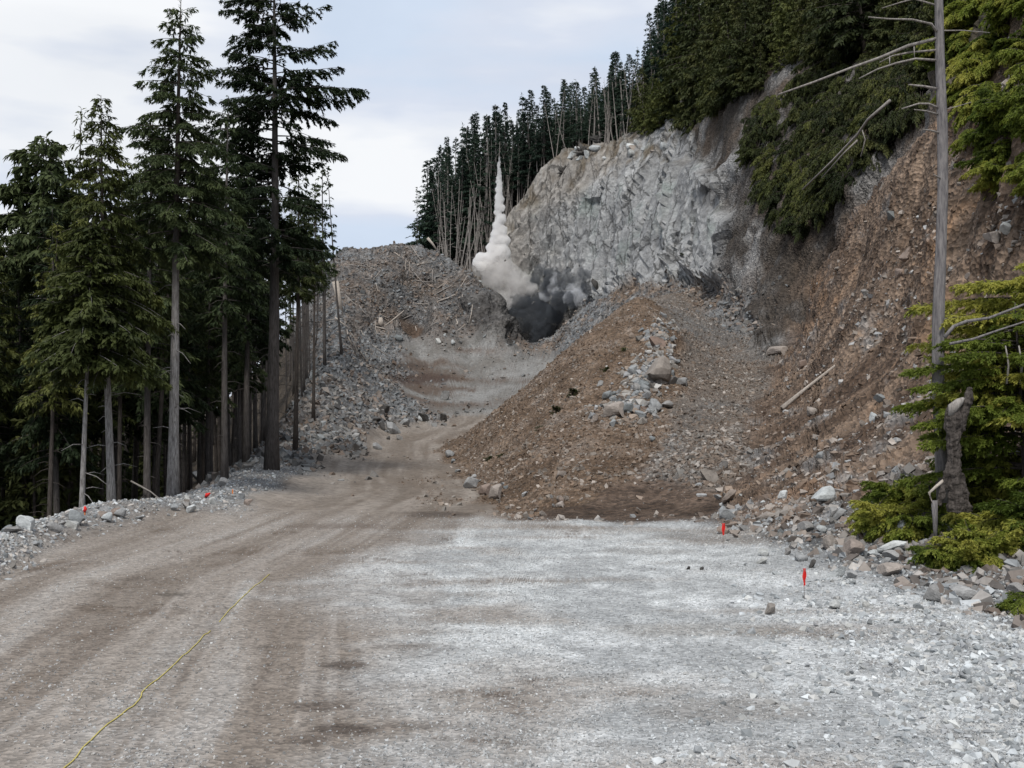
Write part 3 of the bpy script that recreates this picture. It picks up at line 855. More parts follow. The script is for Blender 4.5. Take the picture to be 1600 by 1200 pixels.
scatter_stones('scree', 'brown stones lodged in the cut slope on the right', ('slope', 'rberm', 'toe'), 31000, .015, .26, 5.0, browns + greys[:1] + browns[3:4], .65, (20, 110), (.2 + sm(patch2 + lump - stk * .5, -.2, .5) + w('rberm')) * (1 - .8 * w('toe')))
scatter_stones('scree', 'grey rubble on the mound and bank left of the road', ('rubble', 'mound', 'bench', 'grey'), 34000, .05, .50, 6.0, greys[2:3] + browns[:3] + [(.08, .08, .08), (.15, .156, .16)], .6, (50, 260), 1 - .95 * w('grey'))
# ------------------------------------------------------------------ placing by sight line
def proj(p):
    x, y, z = p[..., 0], p[..., 1], p[..., 2] - HC
    fw = y * CP + z * SP; up = -y * SP + z * CP
    return 800 + F * x / fw, 600 - F * up / fw
PXg, PYg = proj(P)
def hit(px, py):
    """first ground point met when looking through a photograph point"""
    wq = (600 - py) / F
    u = ((px - 800) / F) / (CP - wq * SP)
    i = int(np.clip(np.searchsorted(UU, u), 0, nc - 1))
    m = np.nonzero(PYg[i] <= py)[0]
    j = m[0] if len(m) else nr - 1
    return Vector(P[i, j])
def nrm_at(p):
    u = p[0] / p[1]; i = int(np.clip(np.searchsorted(UU, u), 3, nc - 4))
    j = int(np.clip(np.argmin(np.abs(P[i, :, 1] - p[1])), 3, nr - 4))
    n = np.cross(P[i + 3, j] - P[i - 3, j], P[i, j + 3] - P[i, j - 3]); n /= np.linalg.norm(n) + 1e-9
    return Vector(n if n[2] > 0 else -n)

# ------------------------------------------------------------------ tubes
def tube(pts, rad, sides=6, jit=0.0, r_=None):
    pts = np.asarray(pts, float); rad = np.asarray(rad, float)
    T = np.gradient(pts, axis=0); T /= np.linalg.norm(T, axis=1, keepdims=True) + 1e-12
    ref = np.array([0, 0, 1.0]) if abs(T[0, 2]) < .8 else np.array([1.0, 0, 0])
    A_ = np.cross(T, ref); A_ /= np.linalg.norm(A_, axis=1, keepdims=True) + 1e-12
    B_ = np.cross(T, A_)
    th = np.linspace(0, 2 * np.pi, sides, endpoint=False)
    r = rad[:, None] * (1 + (jit * rng.normal(size=(len(pts), sides)) if jit else 0))
    V = pts[:, None] + A_[:, None] * (np.cos(th)[None, :, None] * r[..., None]) + B_[:, None] * (np.sin(th)[None, :, None] * r[..., None])
    n = len(pts)
    ii = np.arange(n * sides).reshape(n, sides); nx = np.roll(ii, -1, 1)
    Q_ = np.stack([ii[:-1], nx[:-1], nx[1:], ii[1:]], -1).reshape(-1, 4)
    V = V.reshape(-1, 3)
    # closed ends: collapse by adding centre vertices
    V = np.concatenate([V, pts[:1], pts[-1:]])
    c0, c1 = n * sides, n * sides + 1
    e0 = np.stack([ii[0], np.full(sides, c0), np.full(sides, c0), nx[0]], -1)[:, [0, 1, 3]]
    e1 = np.stack([ii[-1], nx[-1], np.full(sides, c1)], -1)
    return V, Q_, np.concatenate([e0, e1])

class MB:
    def __init__(s): s.V = []; s.Fs = []; s.n = 0; s.mi = []
    def add(s, V, faces, mi=0):
        s.V.append(V); s.Fs.append([(np.asarray(f) + s.n).tolist() for f in faces if len(f)])
        s.mi.append((sum(len(f) for f in faces if len(f)), mi)); s.n += len(V)
    def tube(s, pts, rad, sides=6, jit=0.0, mi=0):
        V, q, t = tube(pts, rad, sides, jit); s.add(V, [q, t], mi)
    def build(s, name, mats, parent=None, smooth=True, loc=None):
        me = bpy.data.meshes.new(name)
        fs = [f for grp in s.Fs for fl in grp for f in fl]
        me.from_pydata(np.concatenate(s.V).tolist(), [], fs)
        mats = mats if isinstance(mats, (list, tuple)) else [mats]
        for m in mats: me.materials.append(m)
        if len(mats) > 1:
            a = np.concatenate([np.full(n, m) for n, m in s.mi]).astype(np.int32)
            me.polygons.foreach_set('material_index', a)
        if smooth: me.polygons.foreach_set('use_smooth', np.ones(len(fs), dtype=bool))
        me.update()
        return obj(name, me, parent, loc)

def nrmz(v): return v / (np.linalg.norm(v, axis=-1, keepdims=True) + 1e-9)

def sprays(o, d, L, Wd, flat=0.7):
    """needle sprays: one bent leaf-like quad for every origin and direction"""
    n = len(o)
    up = np.array([0, 0, 1.0]) + rng.normal(0, 1 - flat + .15, (n, 3))
    s = nrmz(np.cross(d, up))
    k = nrmz(np.cross(s, d))
    a = o; b = o + d * (L * .5)[:, None] + s * Wd[:, None] + k * (Wd * .25)[:, None]
    c = o + d * L[:, None] - k * (L * .12)[:, None]
    e = o + d * (L * .42)[:, None] - s * Wd[:, None] + k * (Wd * .1)[:, None]
    return np.stack([a, b, c, e], 1).reshape(-1, 3)

def branch_foliage(base, az, Lb, s0, droop, spc, cl, cw, start=0.18, width=.42, hang=.25, ncard=3, gap=0.0):
    """one bough: returns its axis and its sprays"""
    t = np.linspace(0, 1, 7)
    dxy = np.array([math.cos(az), math.sin(az), 0])
    wig = rng.normal(0, .03 * Lb, 2)
    perp = np.array([-dxy[1], dxy[0], 0])
    def pos(t):
        t = np.asarray(t)[..., None]
        return base + dxy * Lb * t + perp * (wig[0] * np.sin(t * 3) + wig[1] * t * t) + np.array([0, 0, 1.0]) * (s0 * Lb * t - droop * Lb * t * t)
    axis = pos(t)
    m = max(4, int(Lb / spc) * 2)
    tt_ = np.sort(rng.uniform(start, 1.0, m))
    if gap: tt_ = tt_[rng.random(m) > gap]
    m = len(tt_)
    if m == 0: return axis, np.zeros((0, 3))
    side = np.where(np.arange(m) % 2 == 0, 1.0, -1.0)
    ang = side * np.radians(rng.uniform(38, 72, m)) * (1 - .45 * tt_)
    tl = Lb * width * np.sqrt(np.clip(1.04 - tt_, 0, 1)) * rng.uniform(.55, 1.1, m) * np.clip(tt_ / .35, .45, 1) + .12
    o = pos(tt_)
    tdir = np.stack([math.cos(az) * np.cos(ang) - math.sin(az) * np.sin(ang), math.sin(az) * np.cos(ang) + math.cos(az) * np.sin(ang),
                     (s0 - 2 * droop * tt_) * .6 - hang + rng.normal(0, .12, m)], 1)
    tdir = nrmz(tdir)
    k = np.maximum(1, (tl / (cl * .45)).astype(int)) * ncard
    idx_ = np.repeat(np.arange(m), k)
    f = rng.random(len(idx_)) ** .8
    oo = o[idx_] + tdir[idx_] * (tl[idx_] * f)[:, None]
    oo[:, 2] -= hang * .5 * tl[idx_] * f * f
    dd = nrmz(tdir[idx_] + rng.normal(0, .42, (len(idx_), 3)) + np.array([0, 0, -hang * .7]))
    Lc = cl * rng.uniform(.6, 1.25, len(idx_)); Wc = cw * rng.uniform(.6, 1.3, len(idx_))
    return axis, sprays(oo, dd, Lc, Wc)

def build_crown(name, V4, wood, mats, parent):
    """V4 are quads' corners; wood a MB of branch tubes"""
    nq = len(V4) // 4
    V = [V4]; Fq = [np.arange(nq * 4).reshape(-1, 4)]
    me = bpy.data.meshes.new(name)
    wv = np.concatenate(wood.V) if wood.V else np.zeros((0, 3))
    wf = [f for g in wood.Fs for fl in g for f in fl]
    allv = np.concatenate([V4, wv]).astype(np.float32)
    wf4 = [f for f in wf if len(f) == 4]; wf3 = [f for f in wf if len(f) == 3]
    a4 = np.array(wf4, dtype=np.int32).reshape(-1, 4) + nq * 4
    a3 = np.array(wf3, dtype=np.int32).reshape(-1, 3) + nq * 4
    q = np.concatenate([Fq[0].astype(np.int32), a4])
    loops = np.concatenate([q.ravel(), a3.ravel()])
    me.vertices.add(len(allv)); me.vertices.foreach_set('co', allv.ravel())
    me.loops.add(len(loops)); me.loops.foreach_set('vertex_index', loops)
    npoly = len(q) + len(a3); me.polygons.add(npoly)
    ls = np.concatenate([np.arange(len(q)) * 4, len(q) * 4 + np.arange(len(a3)) * 3]).astype(np.int32)
    lt = np.concatenate([np.full(len(q), 4), np.full(len(a3), 3)]).astype(np.int32)
    me.polygons.foreach_set('loop_start', ls); me.polygons.foreach_set('loop_total', lt)
    mi = np.zeros(npoly, np.int32); mi[nq:] = 1
    for m in mats: me.materials.append(m)
    me.polygons.foreach_set('material_index', mi)
    me.update(calc_edges=True)
    return obj(name, me, parent)

def trunk_path(H, lean=0.0, bend=0.0, n=12):
    t = np.linspace(0, 1, n)
    ph = rng.uniform(0, 6)
    x = lean * H * t + bend * np.sin(t * 3.0 + ph) - bend * math.sin(ph); y = bend * .6 * np.sin(t * 2.3 + ph * 2) - bend * .6 * math.sin(ph * 2)
    return np.stack([x, y, H * t], 1)

def conifer(name, H, cb, R, tr, mat, bark, nb=90, whorl=0, irr=.3, s_top=.6, s_low=-.05, droop=.28, spc=.28, cl=.42, cw=.09, width=.42,
            hang=.25, ncard=3, gap=0.0, lean=0.0, bend=.12, low=.55, power=.85, stubs=12, branches=None, deadlow=0, wsides=3):
    root = empty(name, (0, 0, 0))
    tp = trunk_path(H, lean, bend)
    def tpos(h): return np.array([np.interp(h, tp[:, 2], tp[:, 0]), np.interp(h, tp[:, 2], tp[:, 1]), h])
    tm = MB()
    rad = tr * np.power(np.clip(1 - tp[:, 2] / H, 0, 1), .8) + .012
    rad[0] *= 1.35; rad[1] *= 1.04
    tp2 = tp.copy(); tp2[0, 2] -= .8
    tm.tube(tp2, rad, 9, .035)
    for _ in range(stubs):
        h = rng.uniform(.10 * H, max(cb * 1.15, .3 * H)); a = rng.uniform(0, 6.28); l = rng.uniform(.2, 1.0) * min(1.6, R * .6)
        b = tpos(h); e_ = b + np.array([math.cos(a) * l, math.sin(a) * l, rng.uniform(-.5, .1) * l])
        mdl = (b + e_) / 2 + np.array([0, 0, .1 * l])
        tm.tube([b, mdl, e_], [.028, .02, .008], 3)
    tm.build('trunk', bark, root)
    wood = MB(); fol = []
    if branches is None:
        branches = []
        for k in range(nb):
            t = (k + rng.random()) / nb
            t = t ** 1.05
            if whorl: t = (math.floor(t * whorl) + rng.normal(0, .07)) / whorl
            t = min(max(t, 0), .985)
            h = cb + (H - cb) * t
            prof = (1 - t) ** power * min(1.0, low + t / .22 * (1 - low)) + .03
            branches.append((h, k * 2.39996 + rng.normal(0, .4), R * prof * (1 + irr * rng.uniform(-1, .6)), s_low + (s_top - s_low) * t ** 1.5 + rng.normal(0, .08), droop * rng.uniform(.6, 1.3)))
    for (h, az, Lb, s0, dr) in branches:
        ax_, fo = branch_foliage(tpos(h), az, Lb, s0, dr, spc, cl, cw, width=width, hang=hang, ncard=ncard, gap=gap)
        wood.tube(ax_, np.linspace(.012 + Lb * .011, .006, len(ax_)), wsides)
        fol.append(fo)
    # leader
    tl = np.linspace(.90, 1.0, 26); oo = np.array([tpos(H * q_) for q_ in tl])
    dd = nrmz(rng.normal(0, .7, (26, 3)) + np.array([0, 0, .3]))
    fol.append(sprays(oo, dd, np.full(26, cl * .9), np.full(26, cw)))
    build_crown('crown', np.concatenate(fol), wood, [mat, bark], root)
    return root

def place(root, p, sc=1.0, rz=0.0, sz=None, tilt=0.0, tz=0.0):
    root.location = p; root.scale = (sc, sc, sz if sz else sc)
    root.rotation_euler = (tilt * math.cos(tz), tilt * math.sin(tz), rz)
    return root

def inst(protos, k, used):
    p = protos[k]
    if k not in used: used.add(k); return p
    return copy_tree(p)

# ------------------------------------------------------------------ the tall conifers left of the road
p = gpt(272, 50); pz = height(272, 50)
H3 = (at(278, -4, 50).z - pz)
t3 = conifer('conifer', H3, H3 * .50, 3.1, .235, MAT['needles_dark'], MAT['bark_pale'], nb=128, whorl=17, irr=.25, s_top=.25, s_low=-.12, droop=.22,
             spc=.20, cl=.24, cw=.032, width=.34, hang=.42, ncard=6, gap=.15, lean=.012, bend=.10, stubs=26, low=.85, power=.60)
tag(place(t3, (p.x, p.y, pz)), 'tall conifer with pale mottled trunk and tiered drooping branches at the pad edge', 'tree')
p = gpt(425, 68); pz = height(425, 68)
H4 = at(425, -70, 68).z - pz
br = []
for k in range(135):
    t = ((k + rng.random()) / 135)
    t = (math.floor(t * 20) + rng.normal(0, .16)) / 20; t = min(max(t, 0), .98)
    prof = (1 - t) ** .55 * min(1, .75 + t) + .04
    L_ = 6.0 * prof * rng.choice([.35, .6, .8, 1.05], p=[.2, .3, .3, .2])
    br.append((H4 * (.40 + .60 * t), rng.uniform(0, 6.28), L_, -.12 + .5 * t + rng.normal(0, .14), rng.uniform(.0, .22)))
br.append((H4 * .735, 0.0, 5.6, .12, .10)); br.append((H4 * .72, .35, 4.8, .16, .10)); br.append((H4 * .775, 3.0, 4.2, .14, .10)); br.append((H4 * .80, .1, 3.6, .35, .05))
br.append((H4 * .855, .2, 3.2, .55, .02)); br.append((H4 * .86, 3.3, 3.0, .5, .02)); br.append((H4 * .63, .1, 4.3, .05, .2))
for q_ in range(16): br.append((H4 * rng.uniform(.50, .93), 3.14 + rng.normal(0, .5), rng.uniform(3.0, 4.6), rng.uniform(0, .35), .15))
t4 = conifer('conifer', H4, H4 * .40, 5.0, .39, MAT['needles_dark'], MAT['bark'], branches=br, gap=.22, spc=.22, cl=.26, cw=.040, width=.30, hang=.42, ncard=6, bend=.15, stubs=40)
tag(place(t4, (p.x, p.y, pz)), 'tallest conifer with thick grey-brown trunk and long irregular boughs nearest the road', 'tree')
p = gpt(177, 47.5); pz = height(177, 47.5)
H2 = at(158, 148, 47.5).z - pz
t2 = conifer('conifer', H2, H2 * .36, 3.0, .17, MAT['needles_olive'], MAT['bark_pale'], nb=150, irr=.3, s_top=.5, s_low=-.2, droop=.3, spc=.17, cl=.24, cw=.036,
             width=.36, hang=.5, ncard=5, gap=.1, lean=-.03, stubs=16, low=.8, power=.75)
tag(place(t2, (p.x, p.y, pz)), 'bushy olive-green conifer with bare pale trunk, second trunk from the left', 'tree')
p = gpt(130, 46); pz = height(130, 46)
t1 = conifer('conifer', 12.5, 7.2, 2.6, .11, MAT['needles_olive'], MAT['bark_pale'], nb=90, irr=.3, droop=.3, spc=.18, cl=.34, cw=.07, hang=.35, ncard=4, stubs=10, low=.8)
tag(place(t1, (p.x, p.y, pz)), 'slender conifer with thin pale trunk, leftmost bare trunk at the pad edge', 'tree')
# thin sparse tree by the mound and its leaning neighbour
p = hit(508, 575); 
Ht = at(500, 225, p.y).z - p.z
t5 = conifer('conifer', Ht, Ht * .42, 2.3, .17, MAT['needles_dark'], MAT['bark'], nb=34, irr=.6, s_top=.4, s_low=-.1, spc=.3, cl=.5, cw=.11, gap=.25, ncard=3, lean=-.012, stubs=30, low=.5)
Ht5 = Ht
tag(place(t5, p), 'thin sparse conifer with scattered tufts against the sky beside the mound', 'tree')
p = hit(533, 555)
Ht = at(505, 260, p.y).z - p.z
t6 = conifer('conifer', Ht, Ht * .60, 1.6, .16, MAT['needles_dark'], MAT['bark'], nb=14, irr=.6, spc=.4, cl=.5, cw=.11, gap=.3, lean=-.085, stubs=26)
tag(place(t6, p), 'leaning thin dark trunk with few tufts at the foot of the mound', 'tree')
# flat topped tree at the far left skyline and a thin pale one
t7 = conifer('conifer', 20, 14.2, 3.6, .22, MAT['needles_dark'], MAT['bark_dark'], nb=60, irr=.4, s_top=.1, s_low=.05, droop=.18, spc=.24, cl=.45, cw=.09, width=.36, hang=.3, ncard=4, power=.35, low=.9)
p = gpt(66, 62); k_ = (at(66, 212, 62).z - p.z) / 20
tag(place(t7, p, 1, 0, k_), 'conifer with flattened spreading top on the left skyline', 'tree')
t8 = conifer('conifer', 22, 12, 2.2, .14, MAT['needles_olive'], MAT['bark_dark'], nb=46, irr=.4, s_top=.6, s_low=0, droop=.35, spc=.4, cl=.4, cw=.05, gap=.4, ncard=2)
p = gpt(122, 66); k_ = (at(122, 168, 66).z - p.z) / 22
tag(place(t8, p, 1, 0, k_), 'wispy thin-topped conifer behind the bushy olive one', 'tree')

def wood_place(px, d):
    row = 'front rows' if d < 72 else 'middle rows' if d < 105 else 'far rows'
    k = int(np.searchsorted([20, 130, 177, 270, 350, 425], px))
    side = ['at the far left edge', 'left of the leftmost bare trunk', 'between the two leftmost pale trunks', 'between bushy and tiered conifers',
            'just right of the tiered conifer', 'just left of the tallest conifer', 'right of the tallest conifer'][k]
    return row, side
allcon = []     # every repeat conifer, to keep the largest three hundred apart
def note(o, H, d, px): allcon.append((H / d * (1 if -60 < px < 1660 else .1), o))
# ------------------------------------------------------------------ the wood left of the road
fk = dict(spc=.34, cl=.40, cw=.065, ncard=5, gap=.12, hang=.4)
wood_p = [conifer('conifer', 24, 10.5, 2.9, .22, MAT['needles_dark'], MAT['bark'], nb=80, whorl=18, stubs=26, low=.7, **fk),
          conifer('conifer', 24, 12.5, 2.5, .19, MAT['needles_olive'], MAT['bark_dark'], nb=75, irr=.4, stubs=30, low=.6, **fk),
          conifer('conifer', 24, 9.0, 3.2, .24, MAT['needles_dark'], MAT['bark'], nb=90, irr=.45, stubs=22, low=.8, power=.7, **fk),
          conifer('conifer', 24, 13.5, 2.2, .17, MAT['needles_dark'], MAT['bark_dark'], nb=60, irr=.4, stubs=34, low=.6, **fk),
          conifer('conifer', 24, 12.5, 2.0, .13, MAT['needles_dark'], MAT['bark'], nb=48, irr=.5, stubs=46, low=.6, **fk)]
under_p = [conifer('conifer', 12, .5, 2.6, .12, MAT['needles_hill'], MAT['bark_dark'], nb=95, irr=.35, stubs=0, low=.9, spc=.34, cl=.40, cw=.075, ncard=4),
           conifer('conifer', 12, .8, 2.2, .11, MAT['needles_dark'], MAT['bark_dark'], nb=85, irr=.4, stubs=0, low=.9, spc=.34, cl=.40, cw=.075, ncard=4)]
topx = [-600, -200, 0, 60, 110, 150, 200, 250, 330, 420, 480, 520, 545]
topy = [240, 270, 320, 310, 240, 200, 215, 235, 240, 270, 300, 330, 360]
edged = [50, 62, 80, 97, 120, 150, 200]; edgex = [120, 262, 352, 425, 478, 515, 480]
R_ = random.Random(5)
used = set(); placed = []
def free(x, y, r):
    for (a, b) in placed:
        if (a - x) ** 2 + (b - y) ** 2 < r * r: return False
    placed.append((x, y)); return True
for q_, (px, d, row, k, lb) in enumerate([(352, 61, 150, 0, 'dark conifer filling the gap between the tiered and the tallest conifer'), (385, 74, 205, 2, 'broad dark conifer close behind the tallest one on its left side'),
                                   (462, 84, 235, 1, 'conifer close behind the tallest one on its right side'), (232, 58, 190, 2, 'dark conifer between the bushy olive tree and the tiered tree'), (490, 104, 285, 3, 'thin conifer at the right end of the wood near the sparse tree')]):
    x = (px - 800) / F * d; pp_ = Vector((x, d, ground_at(x, d) - .1)); placed.append((x, d))
    o = inst(wood_p, k, used); sc = (at(px, row, d).z - pp_.z) / 24
    place(o, pp_, sc * .95, q_ * 1.3, sc); tag(o, lb, 'tree')
n_t = 0; tries = 0
while n_t < 145 and tries < 6000:
    tries += 1
    d = math.exp(R_.uniform(math.log(56), math.log(190)))
    px = R_.uniform(-330, np.interp(d, edged, edgex))
    if R_.random() < .40: px = np.interp(d, edged, edgex) - abs(R_.gauss(0, 70))
    x = (px - 800) / F * d
    if not free(x, d, 2.0 if d < 100 else 2.8): continue
    p = Vector((x, d, ground_at(x, d) - .1))
    row = np.interp(px, topx, topy) + abs(R_.gauss(0, 85)) + 4
    Hh = at(px, row, d).z - p.z
    Hh = min(max(Hh, 13), 34) * 1.0
    k = R_.randrange(4) if px < 395 + R_.uniform(-40, 40) else 4
    o = inst(wood_p, k, used)
    sc = Hh / 24
    place(o, p, sc * R_.uniform(.85, 1.1), R_.uniform(0, 6.28), sc, R_.gauss(0, .025), R_.uniform(0, 6.28))
    tag(o, ['dark bare-stemmed conifer', 'olive bare-stemmed conifer', 'wide dark conifer', 'thin dark conifer', 'pole-thin conifer'][k] + ', %s of the wood, %s' % wood_place(px, d), 'tree', 'tall conifers crowded in the wood'); note(o, Hh, d, px)
    n_t += 1
used = set(); n_t = 0; tries = 0
while n_t < 95 and tries < 5000:
    tries += 1
    d = math.exp(R_.uniform(math.log(72), math.log(230)))
    lim = np.interp(d, edged, edgex)
    px = R_.uniform(-420, min(lim - 50, 330 if d > 95 else 250))
    x = (px - 800) / F * d
    if n_t < 22: d = R_.uniform(58, 80); px = R_.uniform(-60, 115); x = (px - 800) / F * d
    if not free(x, d, 1.8): continue
    p = Vector((x, d, ground_at(x, d) - .2))
    o = inst(under_p, 0 if (px < 120 or R_.random() < .4) else 1, used)
    sc = R_.uniform(.65, 1.25) * (1 + max(0, (d - 110)) / 130)
    place(o, p, sc, R_.uniform(0, 6.28), sc * R_.uniform(.9, 1.2))
    tag(o, 'low young green conifer, %s of the wood, %s' % wood_place(px, d), 'tree', 'young conifers under the wood'); note(o, 8, d * 1.6, px)
    n_t += 1

# ------------------------------------------------------------------ trees on the ridge behind the cliff
rk = dict(spc=.5, cl=.6, cw=.11, ncard=4, power=1.1)
ridge_p = [conifer('conifer', 26, 8, 4.2, .26, MAT['needles_blue'], MAT['dead'], nb=80, whorl=16, s_top=.2, s_low=-.1, stubs=16, low=.6, **rk),
           conifer('conifer', 26, 10, 3.6, .24, MAT['needles_blue'], MAT['dead'], nb=66, irr=.5, stubs=20, low=.6, **rk),
           conifer('conifer', 26, 6, 4.4, .26, MAT['needles_blue'], MAT['bark'], nb=90, irr=.4, stubs=10, low=.7, **rk),
           conifer('conifer', 26, 12, 3.0, .22, MAT['needles_blue'], MAT['dead'], nb=46, irr=.5, s_top=.6, stubs=24, **rk)]
rx = [640, 655, 680, 715, 750, 790, 830, 870, 920, 965, 1010, 1035, 1100]
ry = [300, 262, 222, 208, 182, 166, 150, 130, 125, 88, 60, 0, -90]
def ridge_where(px):
    return ['at the left end of the ridge', 'on the ridge left of the dust column', 'on the ridge above the dust column', 'on the ridge right of the dust column', 'above the brown end of the rock face', 'above the middle of the rock face', 'above the right end of the rock face'][int(np.searchsorted([700, 755, 805, 850, 920, 1000], px))]
used = set(); placed = []; n_t = 0; tries = 0
cap_x = [640, 700, 760, 800, 830, 870, 930, 1000, 1050, 1110]; cap_d = [250, 250, 252, 256, 254, 248, 240, 224, 208, 186]
while n_t < 165 and tries < 5000:
    tries += 1
    px = R_.uniform(668, 1095)
    d = np.interp(px, cap_x, cap_d) + 3 + abs(R_.gauss(0, 16))
    x = (px - 800) / F * d
    if not free(x, d, 1.7): continue
    p = Vector((x, d, height(px, d) - .3))
    row = np.interp(px, rx, ry) + abs(R_.gauss(0, 34)) - 8
    Hh = at(px, row, d).z - p.z
    if Hh < 5: continue
    Hh = min(Hh, 36)
    R_k = R_.randrange(4); o = inst(ridge_p, R_k, used)
    sc = Hh / 26
    place(o, p, R_.uniform(.7, 1.25) * max(sc, .6), R_.uniform(0, 6.28), sc, R_.gauss(0, .03), R_.uniform(0, 6.28))
    tag(o, ['layered blue-green conifer', 'ragged blue-green conifer', 'dense blue-green conifer', 'high-crowned blue-green conifer'][R_k] + ' ' + ridge_where(px) + (', front row' if d < np.interp(px, cap_x, cap_d) + 14 else ', back row'), 'tree', 'conifers along the clifftop'); note(o, Hh, d, px)
    n_t += 1
o = copy_tree(t5); pp_ = Vector(((652 - 800) / F * 236, 236, ground_at((652 - 800) / F * 236, 236)))
place(o, pp_, .55, 1.0, (at(650, 292, 236).z - pp_.z) / Ht5)
tag(o, 'small sparse tree standing apart at the left end of the ridge against the sky', 'tree')
rc_p = [conifer('conifer', 12, .4, 2.8, .12, MAT['needles_blue'], MAT['bark_dark'], nb=70, irr=.4, stubs=0, low=.9, spc=.5, cl=.75, cw=.18, ncard=3)]
used2 = set()
for _ in range(90):
    px = R_.uniform(672, 1110); d = np.interp(px, cap_x, cap_d) + R_.uniform(8, 55)
    x = (px - 800) / F * d; sc = R_.uniform(.7, 1.35)
    o = inst(rc_p, 0, used2); place(o, Vector((x, d, height(px, d) - .3)), sc, R_.uniform(0, 6.28), sc * 1.1)
    tag(o, 'low conifer filling the shade under the clifftop trees, ' + ridge_where(px), 'tree', 'low conifers under the clifftop trees'); note(o, 4, d, px)
def dead_tree(H, tr, nbr, bend=.2):
    tp = trunk_path(H, 0, bend); tm = MB()
    tp2 = tp.copy(); tp2[0, 2] -= .6
    tm.tube(tp2, tr * (1 - .8 * tp[:, 2] / H) + .01, 6, .03);
    bm_ = tm
    for _ in range(nbr):
        h = rng.uniform(.25, .97) * H; a = rng.uniform(0, 6.28); l = rng.uniform(.3, 1.4)
        b = np.array([np.interp(h, tp[:, 2], tp[:, 0]), np.interp(h, tp[:, 2], tp[:, 1]), h])
        bm_.tube([b - [0, 0, .03], b + np.array([math.cos(a) * l, math.sin(a) * l, rng.uniform(-.4, .4) * l])], [.05, .02], 3)
    return tm.build('dead_tree', MAT['dead'])
dead_p = [dead_tree(14, .17, 14), dead_tree(14, .13, 26, .35), dead_tree(14, .19, 8, .1)]
used = set(); n_t = 0
while n_t < 125:
    if n_t < 70: px = R_.uniform(684, 800); row = R_.uniform(210, 330)
    else: px = R_.uniform(800, 1030); row = None
    d = np.interp(px, cap_x, cap_d) + R_.uniform(-1.5, 9)
    if px < 745: d = R_.uniform(236, 256); row = R_.uniform(270, 345)
    p = Vector(((px - 800) / F * d, d, height(px, d) - .3))
    if row is None: row = proj(np.array(p))[1] - R_.uniform(50, 125)
    Hh = max(5, at(px, row, d).z - p.z)
    o = inst(dead_p, R_.randrange(3), used)
    place(o, p, R_.uniform(.55, .95), R_.uniform(0, 6.28), Hh / 14)
    til = R_.gauss(0, .15) * (1 if px > 700 else .3) if px < 770 else R_.gauss(0, .09)
    o.rotation_euler = (R_.gauss(0, .1), til, R_.uniform(0, 6.28) * 0)
    tag(o, ('leaning' if abs(til) > .12 else 'upright') + ' bare dead tree ' + ridge_where(px) + (', tall' if Hh > 13 else ', short'), 'dead tree', 'bare dead trees along the clifftop')
    n_t += 1

# ------------------------------------------------------------------ steep wooded hillside, upper right
hk = dict(spc=.34, cl=.44, cw=.08, ncard=4, hang=.5, gap=.1)
hill_p = [conifer('conifer', 12, .6, 3.6, .16, MAT['needles_hill'], MAT['bark_dark'], nb=110, irr=.4, stubs=0, low=.9, **hk),
          conifer('conifer', 12, 1.5, 3.0, .14, MAT['needles_hill'], MAT['bark_dark'], nb=95, irr=.5, stubs=0, low=.8, **hk),
          conifer('conifer', 12, 2.5, 2.9, .15, MAT['needles_olive'], MAT['bark_dark'], nb=80, irr=.5, stubs=4, low=.7, **hk)]
used = set(); placed = []; n_t = 0; tries = 0
while n_t < 240 and tries < 9000:
    tries += 1
    px = R_.uniform(1000, 1800)
    d0 = np.interp(px, [1000, 1050, 1100, 1150, 1200, 1300, 1400, 1500, 1600, 1800], [218, 202, 172, 156, 146, 128, 110, 90, 76, 62])
    d = d0 + abs(R_.gauss(0, 26)) + 1
    x = (px - 800) / F * d
    zb = height(px, d)
    row = 660 - (zb - HC) / d * F
    if row < -140 or row > np.interp(px, [1000, 1100, 1200, 1300, 1400, 1500], [250, 205, 170, 165, 120, 130]): continue
    if not free(x, d, 2.0): continue
    R_k = R_.randrange(3); o = inst(hill_p, R_k, used)
    sc = R_.choice([.45, .6, .8, 1.1, 1.5]) * R_.uniform(.85, 1.15) * (1.0 if d > 120 else .75)
    if px < 1180: sc = R_.uniform(.9, 2.0) if px > 1065 else R_.uniform(.5, 1.15)
    place(o, Vector((x, d, zb - .4)), sc * R_.uniform(.85, 1.15), R_.uniform(0, 6.28), sc, R_.gauss(0, .09), R_.uniform(0, 6.28))
    hw = ['above the rock face', 'above the dark rock spires', 'above the gully shrubs', 'left of the bare snag top', 'right of the bare snag top', 'at the top right corner'][int(np.searchsorted([1120, 1240, 1380, 1467, 1560], px))]
    tag(o, ('small' if sc < .6 else 'large') + [' dense', ' ragged', ' olive'][R_k] + ' conifer on the steep hillside ' + hw + (', near the edge' if d < d0 + 14 else ', farther up'), 'tree', 'conifers on the steep upper hillside'); note(o, 12 * sc, d, px)
    n_t += 1

